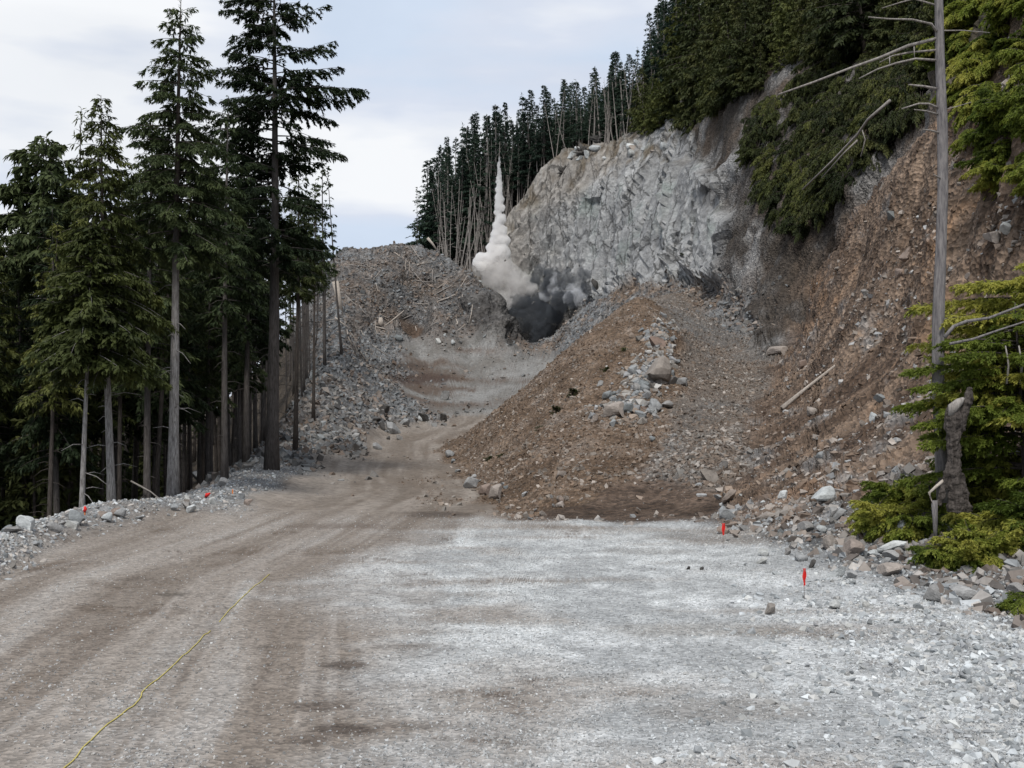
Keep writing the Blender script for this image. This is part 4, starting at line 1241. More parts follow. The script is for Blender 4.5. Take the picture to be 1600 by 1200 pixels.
# the conifers past the three hundred that show largest become one wood
allcon.sort(key=lambda t: -t[0])
rest = allcon[285:]
bpy.context.view_layer.update()
parts = {}
cache = {}
for _, o in rest:
    Mw = np.array(o.matrix_basis)
    for ch in o.children:
        me = ch.data
        if me.name not in cache:
            v = np.empty(len(me.vertices) * 3, np.float32); me.vertices.foreach_get('co', v); v = v.reshape(-1, 3)
            if ch.name.startswith('crown'):
                mi = np.empty(len(me.polygons), np.int32); me.polygons.foreach_get('material_index', mi)
                nq = int((mi == 0).sum()); q4 = v[:nq * 4].reshape(-1, 4, 3)
                q4 = q4[rng.random(nq) < .4]; c_ = q4.mean(1, keepdims=True); v = ((q4 - c_) * 1.45 + c_).reshape(-1, 3)
                f = np.arange(len(v)).reshape(-1, 4)
            else:
                f = np.array([list(pl_.vertices) for pl_ in me.polygons if len(pl_.vertices) == 4])
            cache[me.name] = (v, f, me.materials[0].name)
        v, f, mn = cache[me.name]
        parts.setdefault(mn, []).append((v @ Mw[:3, :3].T + Mw[:3, 3], f))
mats_ = list(parts); Vs, Fs_, Ms_ = [], [], []; off = 0
for k, mn in enumerate(mats_):
    for v, f in parts[mn]:
        Vs.append(v); Fs_.append(f + off); Ms_.append(np.full(len(f), k)); off += len(v)
me = mesh_np('distant_wood', np.concatenate(Vs), np.concatenate(Fs_))
for mn in mats_: me.materials.append(bpy.data.materials[mn])
me.polygons.foreach_set('material_index', np.concatenate(Ms_).astype(np.int32))
tag(obj('distant_wood', me), 'mass of farther conifers filling in behind the nearer trees', 'wood', None, 'stuff')
for _, o in rest:
    for ch in list(o.children): bpy.data.objects.remove(ch)
    bpy.data.objects.remove(o)

def bush(name, R, Hh, nb, mat, seed_up=.8, spc=.2, cl=.3, cw=.06, droop=.5, hang=.3, ncard=3, lab=None):
    root = empty(name, (0, 0, 0)); wood = MB(); fol = []
    for k in range(nb):
        az = rng.uniform(0, 6.28); r0 = R * .35 * math.sqrt(rng.random()); a0 = rng.uniform(0, 6.28)
        b = np.array([math.cos(a0) * r0, math.sin(a0) * r0, rng.uniform(0, .75) * Hh])
        ax_, fo = branch_foliage(b, az, R * rng.uniform(.4, .95), seed_up * rng.uniform(.1, 1.1), droop * rng.uniform(.5, 1.3), spc, cl, cw, width=.45, hang=hang, ncard=ncard, start=.05)
        wood.tube(ax_, np.linspace(.012 + R * .006, .005, len(ax_)), 3); fol.append(fo)
    stem = MB()
    for _ in range(5):
        a = rng.uniform(0, 6.28)
        stem.tube([[0, 0, -.5], [math.cos(a) * R * .12, math.sin(a) * R * .12, Hh * .4], [math.cos(a) * R * .3, math.sin(a) * R * .3, Hh * .8]], [.04, .03, .012], 4)
    stem.build('stem', MAT['bark_dark'], root)
    build_crown('foliage', np.concatenate(fol), wood, [mat, MAT['bark_dark']], root)
    return root
# brush hanging over the gully
gul_p = [bush('shrub', 2.2, 2.0, 42, MAT['needles_hill'], .7, .22, .30, .05, 1.1, .9, 5), bush('shrub', 2.2, 2.4, 46, MAT['needles_olive'], .6, .22, .30, .05, 1.3, 1.0, 5)]
poly = [(1180, 165), (1250, 135), (1330, 110), (1420, 90), (1450, 130), (1450, 200), (1400, 225), (1350, 290), (1318, 330), (1285, 372), (1230, 362), (1195, 340), (1200, 290), (1165, 245)]
def inpoly(x, y, poly):
    c = False; j = len(poly) - 1
    for i in range(len(poly)):
        xi, yi = poly[i]; xj, yj = poly[j]
        if (yi > y) != (yj > y) and x < (xj - xi) * (y - yi) / (yj - yi) + xi: c = not c
        j = i
    return c
used = set(); n_t = 0
while n_t < 140:
    px, py = R_.uniform(1160, 1460), R_.uniform(85, 375)
    if not inpoly(px, py, poly): continue
    p = hit(px, py)
    o = inst(gul_p, R_.randrange(2), used)
    s_ = R_.uniform(.55, 1.15) * min(1, p.y / 100)
    place(o, p, s_, R_.uniform(0, 6.28), s_ * R_.uniform(.8, 1.2), R_.uniform(-.2, .5), R_.uniform(0, 6.28))
    tag(o, ('large' if s_ > .85 else 'small') + ' olive-green shrub hanging over the gully, ' + ('upper' if py < 170 else 'middle' if py < 260 else 'lower') + ' part, ' + ('beside the grey rock' if px < 1240 else 'under the long dead limb' if px < 1330 else 'nearest the bare snag'), 'shrub', 'shrubs hanging over the gully')
    n_t += 1
# bright bushes on the slope top at the right edge
br_p = [bush('shrub', 1.5, 1.5, 42, MAT['needles_bright'], .9, .12, .16, .036, .7, .4, 5), bush('shrub', 1.6, 1.3, 38, MAT['needles_bright'], .6, .12, .16, .036, .8, .5, 5)]
used = set()
spots = []
for k in range(64):
    px = R_.uniform(1485, 1680); lo = np.interp(px, [1485, 1520, 1560, 1600, 1680], [110, 265, 315, 330, 340]); py = R_.uniform(-25, lo)
    spots.append((px, py))
for px, py in spots:
    p = hit(px, py)
    if p.y > 125: p = Vector(((px - 800) / F * 58, 58, 0)); p.z = ground_at(p.x, p.y)
    o = inst(br_p, R_.randrange(2), used); s_ = R_.uniform(.7, 1.25) * max(1, p.y / 58)
    place(o, p, s_, R_.uniform(0, 6.28), s_ * R_.uniform(.8, 1.2))
    tag(o, ('large' if s_ > 1 else 'small') + ' bright yellow-green shrub above the cut slope, ' + ('top row' if py < 120 else 'middle' if py < 210 else 'lowest') + (', beside the bare snag' if px < 1545 else ', at the picture edge'), 'shrub', 'bright shrubs above the cut slope')
# ------------------------------------------------------------------ right foreground boughs and bushes
def bough_tree():
    Ht = 6.6
    brs = []
    for k in range(120):
        t = rng.random() ** .9
        h = 1.3 + (Ht - 1.3) * t
        brs.append((h, rng.uniform(0, 6.28), 4.6 * ((1 - t) ** .75) * rng.uniform(.55, 1.0) + .4, rng.uniform(-.05, .22), rng.uniform(.05, .22)))
    for h, a, l in ((4.4, 3.1, 4.5), (3.9, 3.4, 4.3), (3.3, 2.9, 4.4), (2.9, 3.2, 4.1), (2.4, 3.0, 3.7), (4.9, 3.3, 3.6), (2.7, 3.6, 3.9), (3.6, 3.25, 4.0)):
        brs.append((h, a, l, .12, .14))
    return conifer('hemlock', Ht, 1.3, 4.2, .10, MAT['needles_bright'], MAT['bark_dark'], branches=brs, spc=.12, cl=.14, cw=.026, width=.34, hang=.2, ncard=4, stubs=0)
p = gpt(1675, 32.0)
ht = bough_tree(); tag(place(ht, (p.x, p.y, p.z - .1)), 'young hemlock at the right edge with long layered green boughs reaching left', 'tree')
fb = bush('shrub', 1.1, 1.1, 70, MAT['needles_bright'], 1.0, .08, .11, .024, .5, .3, 5)
fb2 = bush('shrub', 1.2, 1.0, 70, MAT['needles_bright'], .8, .08, .11, .024, .5, .35, 5)
fl = [(1385, 32, 1.0, 'leftmost bright green bush behind the large white boulder'), (1425, 31.5, .95, 'bright green bush between the white boulder and the weathered stump'),
      (1410, 33.5, 1.15, 'yellow-green bush left of the tall bare snag, behind the leftmost bush'), (1478, 28.0, .75, 'low green bush directly in front of the weathered stump'),
      (1535, 28.0, .9, 'green bush just right of the weathered stump base'), (1580, 29, 1.1, 'green bush below the hemlock boughs near the right edge'),
      (1630, 28, 1.1, 'green bush cut by the right edge of the picture below the boughs'), (1455, 33, 1.3, 'tall green bush around the foot of the bare snag'),
      (1545, 32.5, 1.5, 'dark green bush behind the stump under the boughs'), (1612, 22, .55, 'small green bush low at the right edge among rubble'),
      (1508, 27.6, .8, 'green bush covering the foot of the weathered stump on its right side')]
for k, (px, d, s_, lb) in enumerate(fl):
    pr = fb if k % 2 == 0 else fb2
    o = pr if k < 2 else copy_tree(pr)
    x = (px - 800) / F * d
    place(o, (x, d, ground_at(x, d) - .1), s_, R_.uniform(0, 6.28)); tag(o, lb, 'bush')

brs = []
for k in range(95):
    t = rng.random() ** .9
    brs.append((.6 + 5.2 * t, rng.uniform(0, 6.28), 3.3 * ((1 - t) ** .7) * rng.uniform(.5, 1.0) + .35, rng.uniform(-.05, .25), rng.uniform(.05, .28)))
for h, a, l in ((4.9, 3.2, 2.2), (4.2, 3.0, 2.9), (3.7, 3.35, 3.0), (3.2, 2.9, 3.2), (2.7, 3.25, 3.0), (2.2, 3.5, 3.1), (4.5, 3.6, 2.6), (3.0, 3.7, 3.2)):
    brs.append((h, a, l, .14, .16))
hb = conifer('hemlock', 6.0, .6, 3.2, .08, MAT['needles_bright'], MAT['bark_dark'], branches=brs, spc=.11, cl=.13, cw=.024, width=.36, hang=.2, ncard=4, stubs=0)
p = gpt(1598, 30.6); tag(place(hb, (p.x, p.y, p.z - .1)), 'feathery yellow-green hemlock behind the weathered stump, its boughs hiding the stump top', 'tree')
# ------------------------------------------------------------------ tall bare snag with dead limbs
SD = 31.0
def pl(pts, d): return np.array([list(at(a, b, d)) for a, b in pts])
root = empty('snag', at(1474, 770, SD)); root.location.z -= .3
bl = np.array(root.location)
tm = MB(); tp = pl([(1474, 785), (1470, 700), (1466, 600), (1466, 500), (1470, 400), (1473, 300), (1472, 200), (1469, 100), (1467, 0), (1466, -90)], SD) - bl
tm.tube(tp, np.array([10.5, 9.8, 9.3, 9.0, 8.6, 8.0, 7.8, 7.2, 6.6, 6.0]) * SD / F, 12, .03)
tm.build('trunk', MAT['snag'], root)
limbs = [([(1465, 52), (1450, 42), (1415, 40), (1375, 44), (1340, 46)], 2.2), ([(1464, 60), (1420, 71), (1375, 90), (1330, 106), (1270, 129), (1216, 148)], 3.0),
         ([(1464, 78), (1425, 79), (1400, 82), (1382, 90)], 2.0), ([(1464, 94), (1430, 92), (1400, 99), (1370, 109), (1341, 124)], 2.2),
         ([(1465, 139), (1440, 137), (1414, 137)], 2.6), ([(1467, 169), (1445, 166), (1425, 170), (1394, 182)], 2.2), ([(1467, 179), (1440, 178), (1416, 181)], 1.7),
         ([(1469, 208), (1450, 207), (1433, 209)], 1.9), ([(1471, 280), (1455, 279), (1444, 281)], 1.6), ([(1463, 8), (1430, -4), (1410, 0), (1383, 7)], 1.7),
         ([(1390, 87), (1389, 103)], 1.2), ([(1428, 72), (1428, 90)], 1.1), ([(1372, 91), (1350, 99)], 1.3), ([(1473, 172), (1495, 166), (1520, 158)], 1.0), ([(1470, 48), (1510, 42), (1560, 40)], 1.2)]
for pts, r in limbs:
    pp = pl(pts, SD) - bl; pp[:, 1] += np.linspace(0, rng.uniform(-1.2, .6), len(pp))
    m = MB(); m.tube(pp, np.linspace(r, r * .45, len(pp)) * SD / F, 5); m.build('limb', MAT['dead'], root)
tag(root, 'tall bare grey snag with broken white side limbs rising out of the frame', 'dead tree')
def stick(name, pts, d, r, mat, label, cat, extra=None):
    """a stick through photograph points at given distances"""
    ds = d if isinstance(d, (list, tuple)) else [d] * len(pts)
    P0 = np.array([list(at(a, b, q_)) for (a, b), q_ in zip(pts, ds)])
    m = MB(); m.tube(P0 - P0[0], np.linspace(r, r * .5, len(pts)) * np.mean(ds) / F, 6, .05)
    if extra:
        for ep in extra:
            E = np.array([list(at(a, b, np.mean(ds))) for a, b in ep]); m.tube(E - P0[0], [r * .4 * np.mean(ds) / F] * len(ep), 4)
    o = m.build(name, mat, None, True, P0[0])
    return tag(o, label, cat)
stick('fallen_branch', [(1391, 157), (1356, 187), (1340, 210), (1300, 252), (1254, 296)], [84, 86, 88, 91, 94], 2.6, MAT['dead'], 'bare dead stem lying diagonally across the gully shrubs', 'dead branch', [[(1346, 200), (1352, 218), (1345, 245)]])
stick('fallen_branch', [(1340, 219), (1318, 240), (1284, 278)], [88, 89, 92], 1.6, MAT['dead'], 'shorter thin dead stem below the diagonal one over the gully', 'dead branch')
stick('dead_branch', [(1476, 527), (1490, 510), (1510, 502), (1545, 497), (1600, 476), (1640, 465)], 29.2, 3.4, MAT['snag'], 'grey dead branch arching right from the snag, upper of two', 'dead branch')
stick('dead_branch', [(1484, 537), (1520, 530), (1560, 516), (1600, 503)], 29.0, 2.6, MAT['snag'], 'straighter grey dead branch, lower of two right of the snag', 'dead branch')
stick('fallen_log', [(1222, 638), (1262, 606), (1305, 572)], [hit(1222, 640).y, hit(1262, 608).y - .3, hit(1305, 574).y - .4], 4.5, MAT['log'], 'bleached fallen log lying on the brown cut slope', 'log')
stick('broken_branch', [(1478, 748), (1463, 760), (1452, 770), (1456, 786)], 28.6, 3.0, MAT['log'], 'short broken pale branch below the weathered stump', 'dead branch')
stick('cut_sapling', [(1460, 782), (1461, 812), (1462, 850)], 28.6, 5, MAT['snag'], 'short grey cut stem standing in the bushes below the stump', 'stem')
for px in (1573, 1594):
    stick('dead_sapling', [(px, 600), (px + 3, 570), (px - 2, 540)], 29.8, 2.2, MAT['dead'], 'pale upright dead stem among the hemlock boughs at the right edge', 'stem')['group'] = 'pale stems at the right edge'
# weathered stump
sm_ = MB()
def tb(pts, r): sm_.tube(pl(pts, 28.6) - np.array(at(1490, 780, 28.6)), np.array(r) * 30 / F, 10)
tb([(1494, 800), (1492, 760), (1491, 715), (1490, 680), (1489, 655), (1491, 636)], [13, 10, 9, 11, 13, 9])
tb([(1498, 670), (1506, 645), (1512, 622), (1516, 606)], [9, 8, 7, 3])
tb([(1466, 790), (1476, 755), (1486, 725)], [4, 5, 6]); tb([(1514, 800), (1507, 770), (1498, 740)], [5, 6, 6])
st_ = sm_.build('stump', MAT['bark_dark'], None, True, at(1490, 780, 28.6))
md = st_.modifiers.new('remesh', 'REMESH'); md.mode = 'VOXEL'; md.voxel_size = .025
tx = bpy.data.textures.new('gnarl', 'CLOUDS'); tx.noise_scale = .18; tx.noise_depth = 3
md = st_.modifiers.new('gnarl', 'DISPLACE'); md.texture = tx; md.strength = .16; md.texture_coords = 'LOCAL'
sm_ = MB(); tb([(1482, 650), (1486, 637), (1496, 628), (1503, 622)], [3, 8, 6, 2])
bt_ = sm_.build('broken_top', MAT['dead'], st_, True, (0, -.12, 0))
tag(st_, 'gnarled weathered stump with a forked broken top among the bushes', 'stump')

# ------------------------------------------------------------------ rocks
import bmesh
def rock_mesh(seed, name='boulder'):
    r = random.Random(seed)
    bm = bmesh.new(); bmesh.ops.create_icosphere(bm, subdivisions=3, radius=1.0)
    V = np.array([v.co[:] for v in bm.verts])
    V = V * np.array([1, r.uniform(.7, .9), r.uniform(.55, .75)])
    for _ in range(10):
        n = np.array([r.gauss(0, 1) for _ in range(3)]); n /= np.linalg.norm(n); dd = r.uniform(.22, .55)
        s = V @ n; V = V - np.maximum(s - dd, 0)[:, None] * n
    V[:, 0] += V[:, 2] * r.uniform(-.4, .4)
    nn = nrmz(V)
    V = V + nn * (fbm((V + seed * 3.1).astype(np.float32), .9, 4, seed)[:, None] * .05 + fbm((V + seed).astype(np.float32), .22, 3, seed + 5)[:, None] * .03)
    V /= np.abs(V).max(0)[None] * np.array([1, 1, 1])
    for v, c in zip(bm.verts, V): v.co = c
    me = bpy.data.meshes.new(name); bm.to_mesh(me); bm.free()
    return me
rm = [rock_mesh(k) for k in range(9)]
rmat = {}
def rockmesh(k, mk):
    if (k, mk) not in rmat:
        m = rm[k].copy(); m.materials.append(MAT[mk]); rmat[(k, mk)] = m
    return rmat[(k, mk)]
def rock(px, py, wpx, hpx, mk, label, group=None, name='boulder', rot=None, k=None, sink=.25, cat='rock'):
    p = hit(px, min(py + hpx * .40, 1199)); s = p.y / F
    o = obj(name, rockmesh(R_.randrange(9) if k is None else k, mk))
    sx_, sz_ = wpx * .5 * s, hpx * .5 * s * 1.15
    o.scale = (sx_, (sx_ + sz_) * .5, sz_)
    o.rotation_euler = (R_.gauss(0, .12), R_.gauss(0, .12) if rot is None else rot, R_.choice([0, math.pi]) + R_.gauss(0, .15))
    o.location = (p.x, p.y + sx_ * .3, p.z + sz_ * (1 - sink) * .8)
    return tag(o, label, cat, group)
NR = [
 (1403, 833, 78, 34, 'rock_white', 'largest white boulder on the right berm below the bushes'), (1398, 858, 60, 24, 'rock_white', 'flat pale slab just under the largest white boulder'),
 (1386, 893, 52, 20, 'rock_brown', 'flat brown-grey slab half buried in front of the right berm'), (1510, 929, 56, 30, 'rock_grey', 'large blue-grey block at the foot of the right berm'),
 (1463, 930, 30, 28, 'rock_grey', 'pointed grey block left of the large blue-grey block'), (1285, 779, 44, 28, 'rock_white', 'pale boulder on top of the berm left of the bushes'),
 (1225, 774, 18, 16, 'rock_white', 'small rounded white rock on the berm crest left of the pale boulder'), (1200, 806, 40, 18, 'rock_brown', 'long tilted brown rock on the berm beyond the far red flag'),
 (1207, 955, 24, 18, 'rock_brown', 'lone dull brown rock sitting on the white gravel below the near red flag'), (1482, 829, 34, 22, 'rock_white', 'white block above the brown rocks under the stump'),
 (1512, 844, 36, 26, 'rock_brown', 'brown angular rock right of the white block under the stump'), (1330, 862, 44, 30, 'rock_brown', 'rust-brown boulder in the middle of the right berm'),
 (1300, 850, 30, 24, 'rock_brown', 'brown rock left of the rust-brown boulder on the berm'), (1247, 872, 30, 16, 'rock_grey', 'grey rock above the near red flag'),
 (1268, 880, 14, 20, 'rock_dark', 'small dark upright stone beside the near red flag'), (1075, 889, 8, 6, 'rock_dark', 'left of two small dark stones on the white gravel'),
 (1095, 891, 8, 6, 'rock_dark', 'right of two small dark stones on the white gravel'), (1310, 895, 34, 18, 'rock_white', 'pale jagged stone right of the near red flag'),
 (40, 820, 30, 24, 'rock_white', 'pale rock on the far left berm crest'), (120, 811, 30, 24, 'rock_grey', 'grey boulder on the left berm beside the red stake'),
 (112, 822, 26, 14, 'rock_white', 'white flat rock in front of the grey boulder on the left berm'), (14, 828, 30, 14, 'rock_grey', 'low grey rock at the left end of the berm'),
 (78, 824, 32, 16, 'rock_grey', 'grey rock between the two boulders on the left berm'), (328, 783, 16, 13, 'rock_white', 'pale rock just right of the red ribbon on the left berm'),
 (288, 787, 13, 9, 'rock_white', 'small cream rock at the foot of the tiered conifer'), (310, 748, 30, 20, 'rock_grey', 'dark grey boulder in the shade behind the tiered conifer'),
 (343, 756, 24, 16, 'rock_grey', 'grey boulder in the shade between the two big conifers'), (610, 672, 34, 22, 'rock_grey', 'large grey boulder on the bank left of the road'),
 (690, 654, 15, 15, 'rock_dark', 'dark upright rock at the crest where the road dips'), (659, 657, 13, 10, 'rock_white', 'small pale rock near the road crest'),
 (684, 536, 12, 9, 'rock_white', 'left of two small white rocks at the back of the far flat'), (708, 536, 9, 8, 'rock_white', 'right of two small white rocks at the back of the far flat'),
 (624, 531, 18, 12, 'rock_grey', 'pale grey rock at the left end of the far hollow'),
 (1025, 583, 50, 46, 'rock_brown', 'biggest brown boulder high on the spoil heap'), (965, 641, 46, 26, 'rock_brown', 'rounded brown boulder low in the rock cluster on the heap'),
 (1025, 538, 32, 18, 'rock_brown', 'pale brown slab above the biggest boulder on the heap'), (1020, 692, 13, 9, 'rock_grey', 'lone grey rock on the brown face below the rock cluster'),
 (1052, 683, 12, 8, 'rock_grey', 'small grey rock right of the lone one under the cluster'), (1222, 551, 42, 17, 'rock_brown', 'flat pale slab at the foot of the gully rocks'),
 (738, 756, 28, 20, 'rock_grey', 'grey pointed rock at the road side foot of the heap'), (758, 770, 24, 18, 'rock_brown', 'brown angular rock behind the grey pointed rock at the heap foot'),
 (776, 772, 26, 24, 'rock_brown', 'upright brown slab at the road side foot of the heap'), (876, 742, 24, 14, 'rock_brown', 'tan rock on the lower face of the heap'),
 (1553, 372, 50, 30, 'rock_brown', 'large grey-brown slab in the slope at the right edge'), (1575, 362, 20, 22, 'rock_white', 'pale round rock on the large slab at the right edge'),
 (1378, 630, 22, 14, 'rock_grey', 'blue-grey rock in the middle of the brown slope'), (1364, 652, 16, 20, 'rock_white', 'pale rock just below the blue-grey rock on the slope'),
 (1412, 432, 20, 18, 'rock_brown', 'squarish tan rock high on the brown slope'), (1425, 398, 26, 22, 'rock_brown', 'rough grey-tan outcrop above the squarish rock on the slope'),
 (1105, 745, 36, 20, 'rock_brown', 'brown boulder at the foot of the slope right of the hollow'), (1130, 728, 22, 14, 'rock_grey', 'grey rock above the brown boulder at the slope foot'),
 (943, 447, 13, 20, 'rock_dark', 'dark upright rock standing below the pale rock face')]
for n_i, r in enumerate(NR): rock(*r, k=(4 if n_i == 0 else None), sink=(0.0 if n_i == 0 else .2), rot=(0.05 if n_i == 0 else None))
groups = [
 (34, 'right berm', lambda: (R_.uniform(1130, 1600),), 'rock_grey', 8, 30),
]
def scatter_rocks(n, fn, mats, w0, w1, label, group, power=2.0, sink=.3):
    for _ in range(n):
        px, py = fn(); wd = w0 + (w1 - w0) * R_.random() ** power
        rock(px, py, wd, wd * R_.uniform(.5, .85), R_.choice(mats), label, group, 'rock', sink=sink)
def on_line(xs, ys, sp):
    def f():
        px = R_.uniform(xs[0], xs[-1]); return px, np.interp(px, xs, ys) + R_.gauss(0, 1) * sp
    return f
scatter_rocks(70, on_line([1120, 1200, 1300, 1400, 1500, 1620], [800, 815, 835, 862, 890, 930], 22), ['rock_grey', 'rock_white', 'rock_grey', 'rock_brown', 'rock_white'], 8, 34, 'loose angular rock among the rubble of the berm below the bushes', 'rocks of the right berm')
scatter_rocks(26, on_line([1150, 1250, 1350, 1450, 1600], [850, 900, 930, 960, 1010], 26), ['rock_white', 'rock_grey', 'rock_white'], 7, 26, 'loose pale stone larger than its neighbours on the white gravel at the right', 'larger stones on the white gravel')
scatter_rocks(40, on_line([-20, 130, 270, 400], [832, 812, 795, 772], 9), ['rock_grey', 'rock_white', 'rock_grey', 'rock_brown'], 5, 22, 'loose rock on the low berm at the left edge of the pad', 'rocks of the left berm')
scatter_rocks(60, lambda: (R_.uniform(925, 1055) , 0), ['rock_grey'], 1, 2, '', None) if False else None
def cluster(cx, cy, a, b, sk=0):
    def f():
        x = R_.gauss(0, 1); y = R_.gauss(0, 1); return cx + x * a + y * sk, cy + y * b
    return f
scatter_rocks(36, cluster(1000, 615, 32, 28, -14), ['rock_grey', 'rock_brown', 'rock_grey'], 10, 28, 'loose grey rock in the cluster on the front ridge of the spoil heap', 'rock cluster on the spoil heap', 1.4, .05)
scatter_rocks(20, on_line([695, 730, 770, 830, 880], [705, 742, 770, 785, 792], 8), ['rock_brown', 'rock_grey'], 6, 20, 'loose rock along the foot of the spoil heap beside the road', 'rocks at the foot of the heap')
scatter_rocks(44, cluster(560, 668, 50, 20, -24), ['rock_grey', 'rock_grey', 'rock_dark'], 6, 22, 'loose grey rock on the bank between the road and the wood', 'rocks on the road bank')
scatter_rocks(30, lambda: (lambda px: (px, R_.uniform(np.interp(px, [1200, 1350, 1420, 1600], [620, 400, 300, 250]), 720)))(R_.uniform(1200, 1600)), ['rock_brown', 'rock_grey', 'rock_brown'], 6, 26, 'loose rock lodged in the brown cut slope', 'rocks in the cut slope', 2.2, .5)
scatter_rocks(18, lambda: (R_.uniform(560, 780), R_.uniform(440, 530)), ['rock_grey', 'rock_brown', 'rock_white'], 5, 14, 'loose rock on the rubble mound left of the blast', 'rocks on the mound', 2.2, .4)
scatter_rocks(14, lambda: (lambda px: (px, np.interp(px, [860, 900, 950, 1000, 1050], [272, 248, 240, 232, 226]) + R_.gauss(0, 5)))(R_.uniform(868, 1050)), ['rock_white', 'rock_white', 'rock_brown'], 9, 26, 'pale block perched along the upper rim of the rock face', 'blocks on the cliff rim', 1.2, .3)

# ------------------------------------------------------------------ upturned roots, stumps and slash
def root_wad(px, py, wpx, label):
    p = hit(px, py + wpx * .3); s = p.y / F * wpx * .5
    m = MB()
    for _ in range(26):
        a, b_ = rng.uniform(0, 6.28), rng.uniform(-.4, 1.2); l = rng.uniform(.6, 1.35)
        e_ = np.array([math.cos(a) * math.cos(b_), math.sin(a) * math.cos(b_) * .5, math.sin(b_)]) * l * s
        m.tube([[0, 0, 0], e_ * .5 + rng.normal(0, .1 * s, 3), e_], [.28 * s, .14 * s, .03 * s], 5, .1)
    o = m.build('root_wad', MAT['rock_dark'], None, True, (p.x, p.y, p.z + .25 * s))
    tag(o, label, 'tree roots')
root_wad(937, 216, 24, 'upturned dark root mass on the cliff rim beneath the dead trees, highest one')
root_wad(914, 238, 30, 'upturned dark root mass beside the white blocks on the cliff rim')
root_wad(878, 268, 22, 'small dark root mass at the left end of the cliff rim')
root_wad(665, 372, 30, 'dark tangle of roots on the crest of the mound by the dead trees')
for _ in range(75):
    px, py = R_.uniform(528, 740), R_.uniform(398, 560)
    if py < np.interp(px, [528, 560, 620, 690, 740], [405, 410, 385, 400, 440]): continue
    if py > 525 and px > 600: continue
    p = hit(px, py); n = nrm_at(p)
    a = R_.gauss(.9, .7); Ls = R_.uniform(1.2, 5.0); r = R_.uniform(.05, .14)
    dv = Vector((math.cos(a), R_.gauss(0, .4), math.sin(a))); dv = (dv - n * dv.dot(n)).normalized()
    c_ = p + n * (r * .9)
    m = MB(); m.tube([-np.array(dv) * Ls / 2, np.array([0, 0, .05]), np.array(dv) * Ls / 2 + np.array(n) * R_.uniform(0, .5)], [r, r * .9, r * .6], 5, .06)
    o = m.build('broken_log', MAT['dead'] if R_.random() < .6 else MAT['log'], None, True, c_)
    tag(o, 'short bleached broken log scattered on the mound left of the road', 'log', 'broken logs on the mound')
stick('split_trunk', [(524, 440), (529, 465), (534, 492)], [hit(536, 494).y] * 3, 6, MAT['log'], 'pale splintered upright trunk at the left foot of the mound', 'stump')
stick('stump', [(595, 510), (595, 496)], [hit(596, 510).y] * 2, 6, MAT['log'], 'short pale stump on the left side of the mound', 'stump')
stick('fallen_log', [(668, 372), (675, 380), (682, 390)], [225] * 3, 2.6, MAT['log'], 'short white log on the mound crest below the dead trees', 'log')
stick('fallen_log', [(205, 752), (235, 768), (255, 784)], [58, 57, 56], 1.6, MAT['dead'], 'thin pale fallen stem in the dark wood behind the two pale trunks', 'log')

# ------------------------------------------------------------------ survey flags, stake, ribbon, cord
def pin_flag(px, base, top, fl_h, label, dx=0):
    p = hit(px, base); s = p.y / F; h = (base - top) * s
    root = empty('pin_flag', p)
    m = MB(); m.tube([[0, 0, -.05], [dx * s * .5, 0, h * .5], [dx * s, 0, h]], [.006, .006, .006], 5); m.build('wire', MAT['wire'], root)
    # limp cloth folded down round the wire
    n = 9; fw, fh = 5.5 * s, fl_h * s
    V = []; 
    for i in range(n):
        for j in range(7):
            a = j / 6; tt = i / (n - 1)
            xw = (a - .35) * fw * (1 - .55 * tt) + .010 * math.sin(tt * 9 + a * 4)
            V.append((dx * s + xw, .025 * math.sin(a * 9 + tt * 3), h - tt * fh * (1 - .25 * abs(a - .4)) ))
    Fc = [(i * 7 + j, i * 7 + j + 1, (i + 1) * 7 + j + 1, (i + 1) * 7 + j) for i in range(n - 1) for j in range(6)]
    me = bpy.data.meshes.new('flag'); me.from_pydata(V, [], Fc); me.materials.append(MAT['red'])
    o = obj('flag', me, root); sd = o.modifiers.new('thickness', 'SOLIDIFY'); sd.thickness = .004
    tag(root, label, 'flag')
pin_flag(1129, 856, 818, 20, 'small red flag on a thin wire at the back of the white gravel')
pin_flag(1256, 937, 889, 29, 'small red flag on a wire standing nearest in the white gravel')
p = hit(131, 808); s = p.y / F
root = empty('survey_stake', p); m = MB(); m.tube([[0, 0, -.1], [.01, 0, 14 * s]], [.025, .022], 4); m.build('stake', MAT['orange'], root)
m = MB(); m.tube([[0, 0, 7 * s], [.02, -.02, 11 * s], [.0, 0, 15 * s]], [.05, .06, .03], 6, .15); m.build('ribbon', MAT['red'], root)
tag(root, 'thin stake with red ribbon beside the grey boulder on the left berm', 'stake')
p = hit(325, 780); s = p.y / F
m = MB(); m.tube([[-5 * s, 0, 1 * s], [-1 * s, -.05, 4 * s], [3 * s, 0, 7 * s]], [.05, .09, .04], 6, .25)
tag(m.build('ribbon', MAT['red'], None, True, p), 'crumpled red ribbon lying on the berm behind the tiered conifer', 'ribbon')
p = hit(363, 776); s = p.y / F
m = MB(); m.tube([[0, 0, -.1], [0, 0, 9 * s]], [.03, .03], 4)
tag(m.build('survey_stake', MAT['orange'], None, False, p), 'short orange stake on the berm left of the tallest conifer', 'stake')
rp = [(98, 1212), (118, 1192), (150, 1157), (176, 1128), (199, 1113), (214, 1101), (228, 1080), (252, 1060), (285, 1026), (300, 1016), (322, 990), (334, 984)]
rp2 = [(350, 970), (366, 950), (384, 933), (402, 914), (412, 908), (424, 896)]
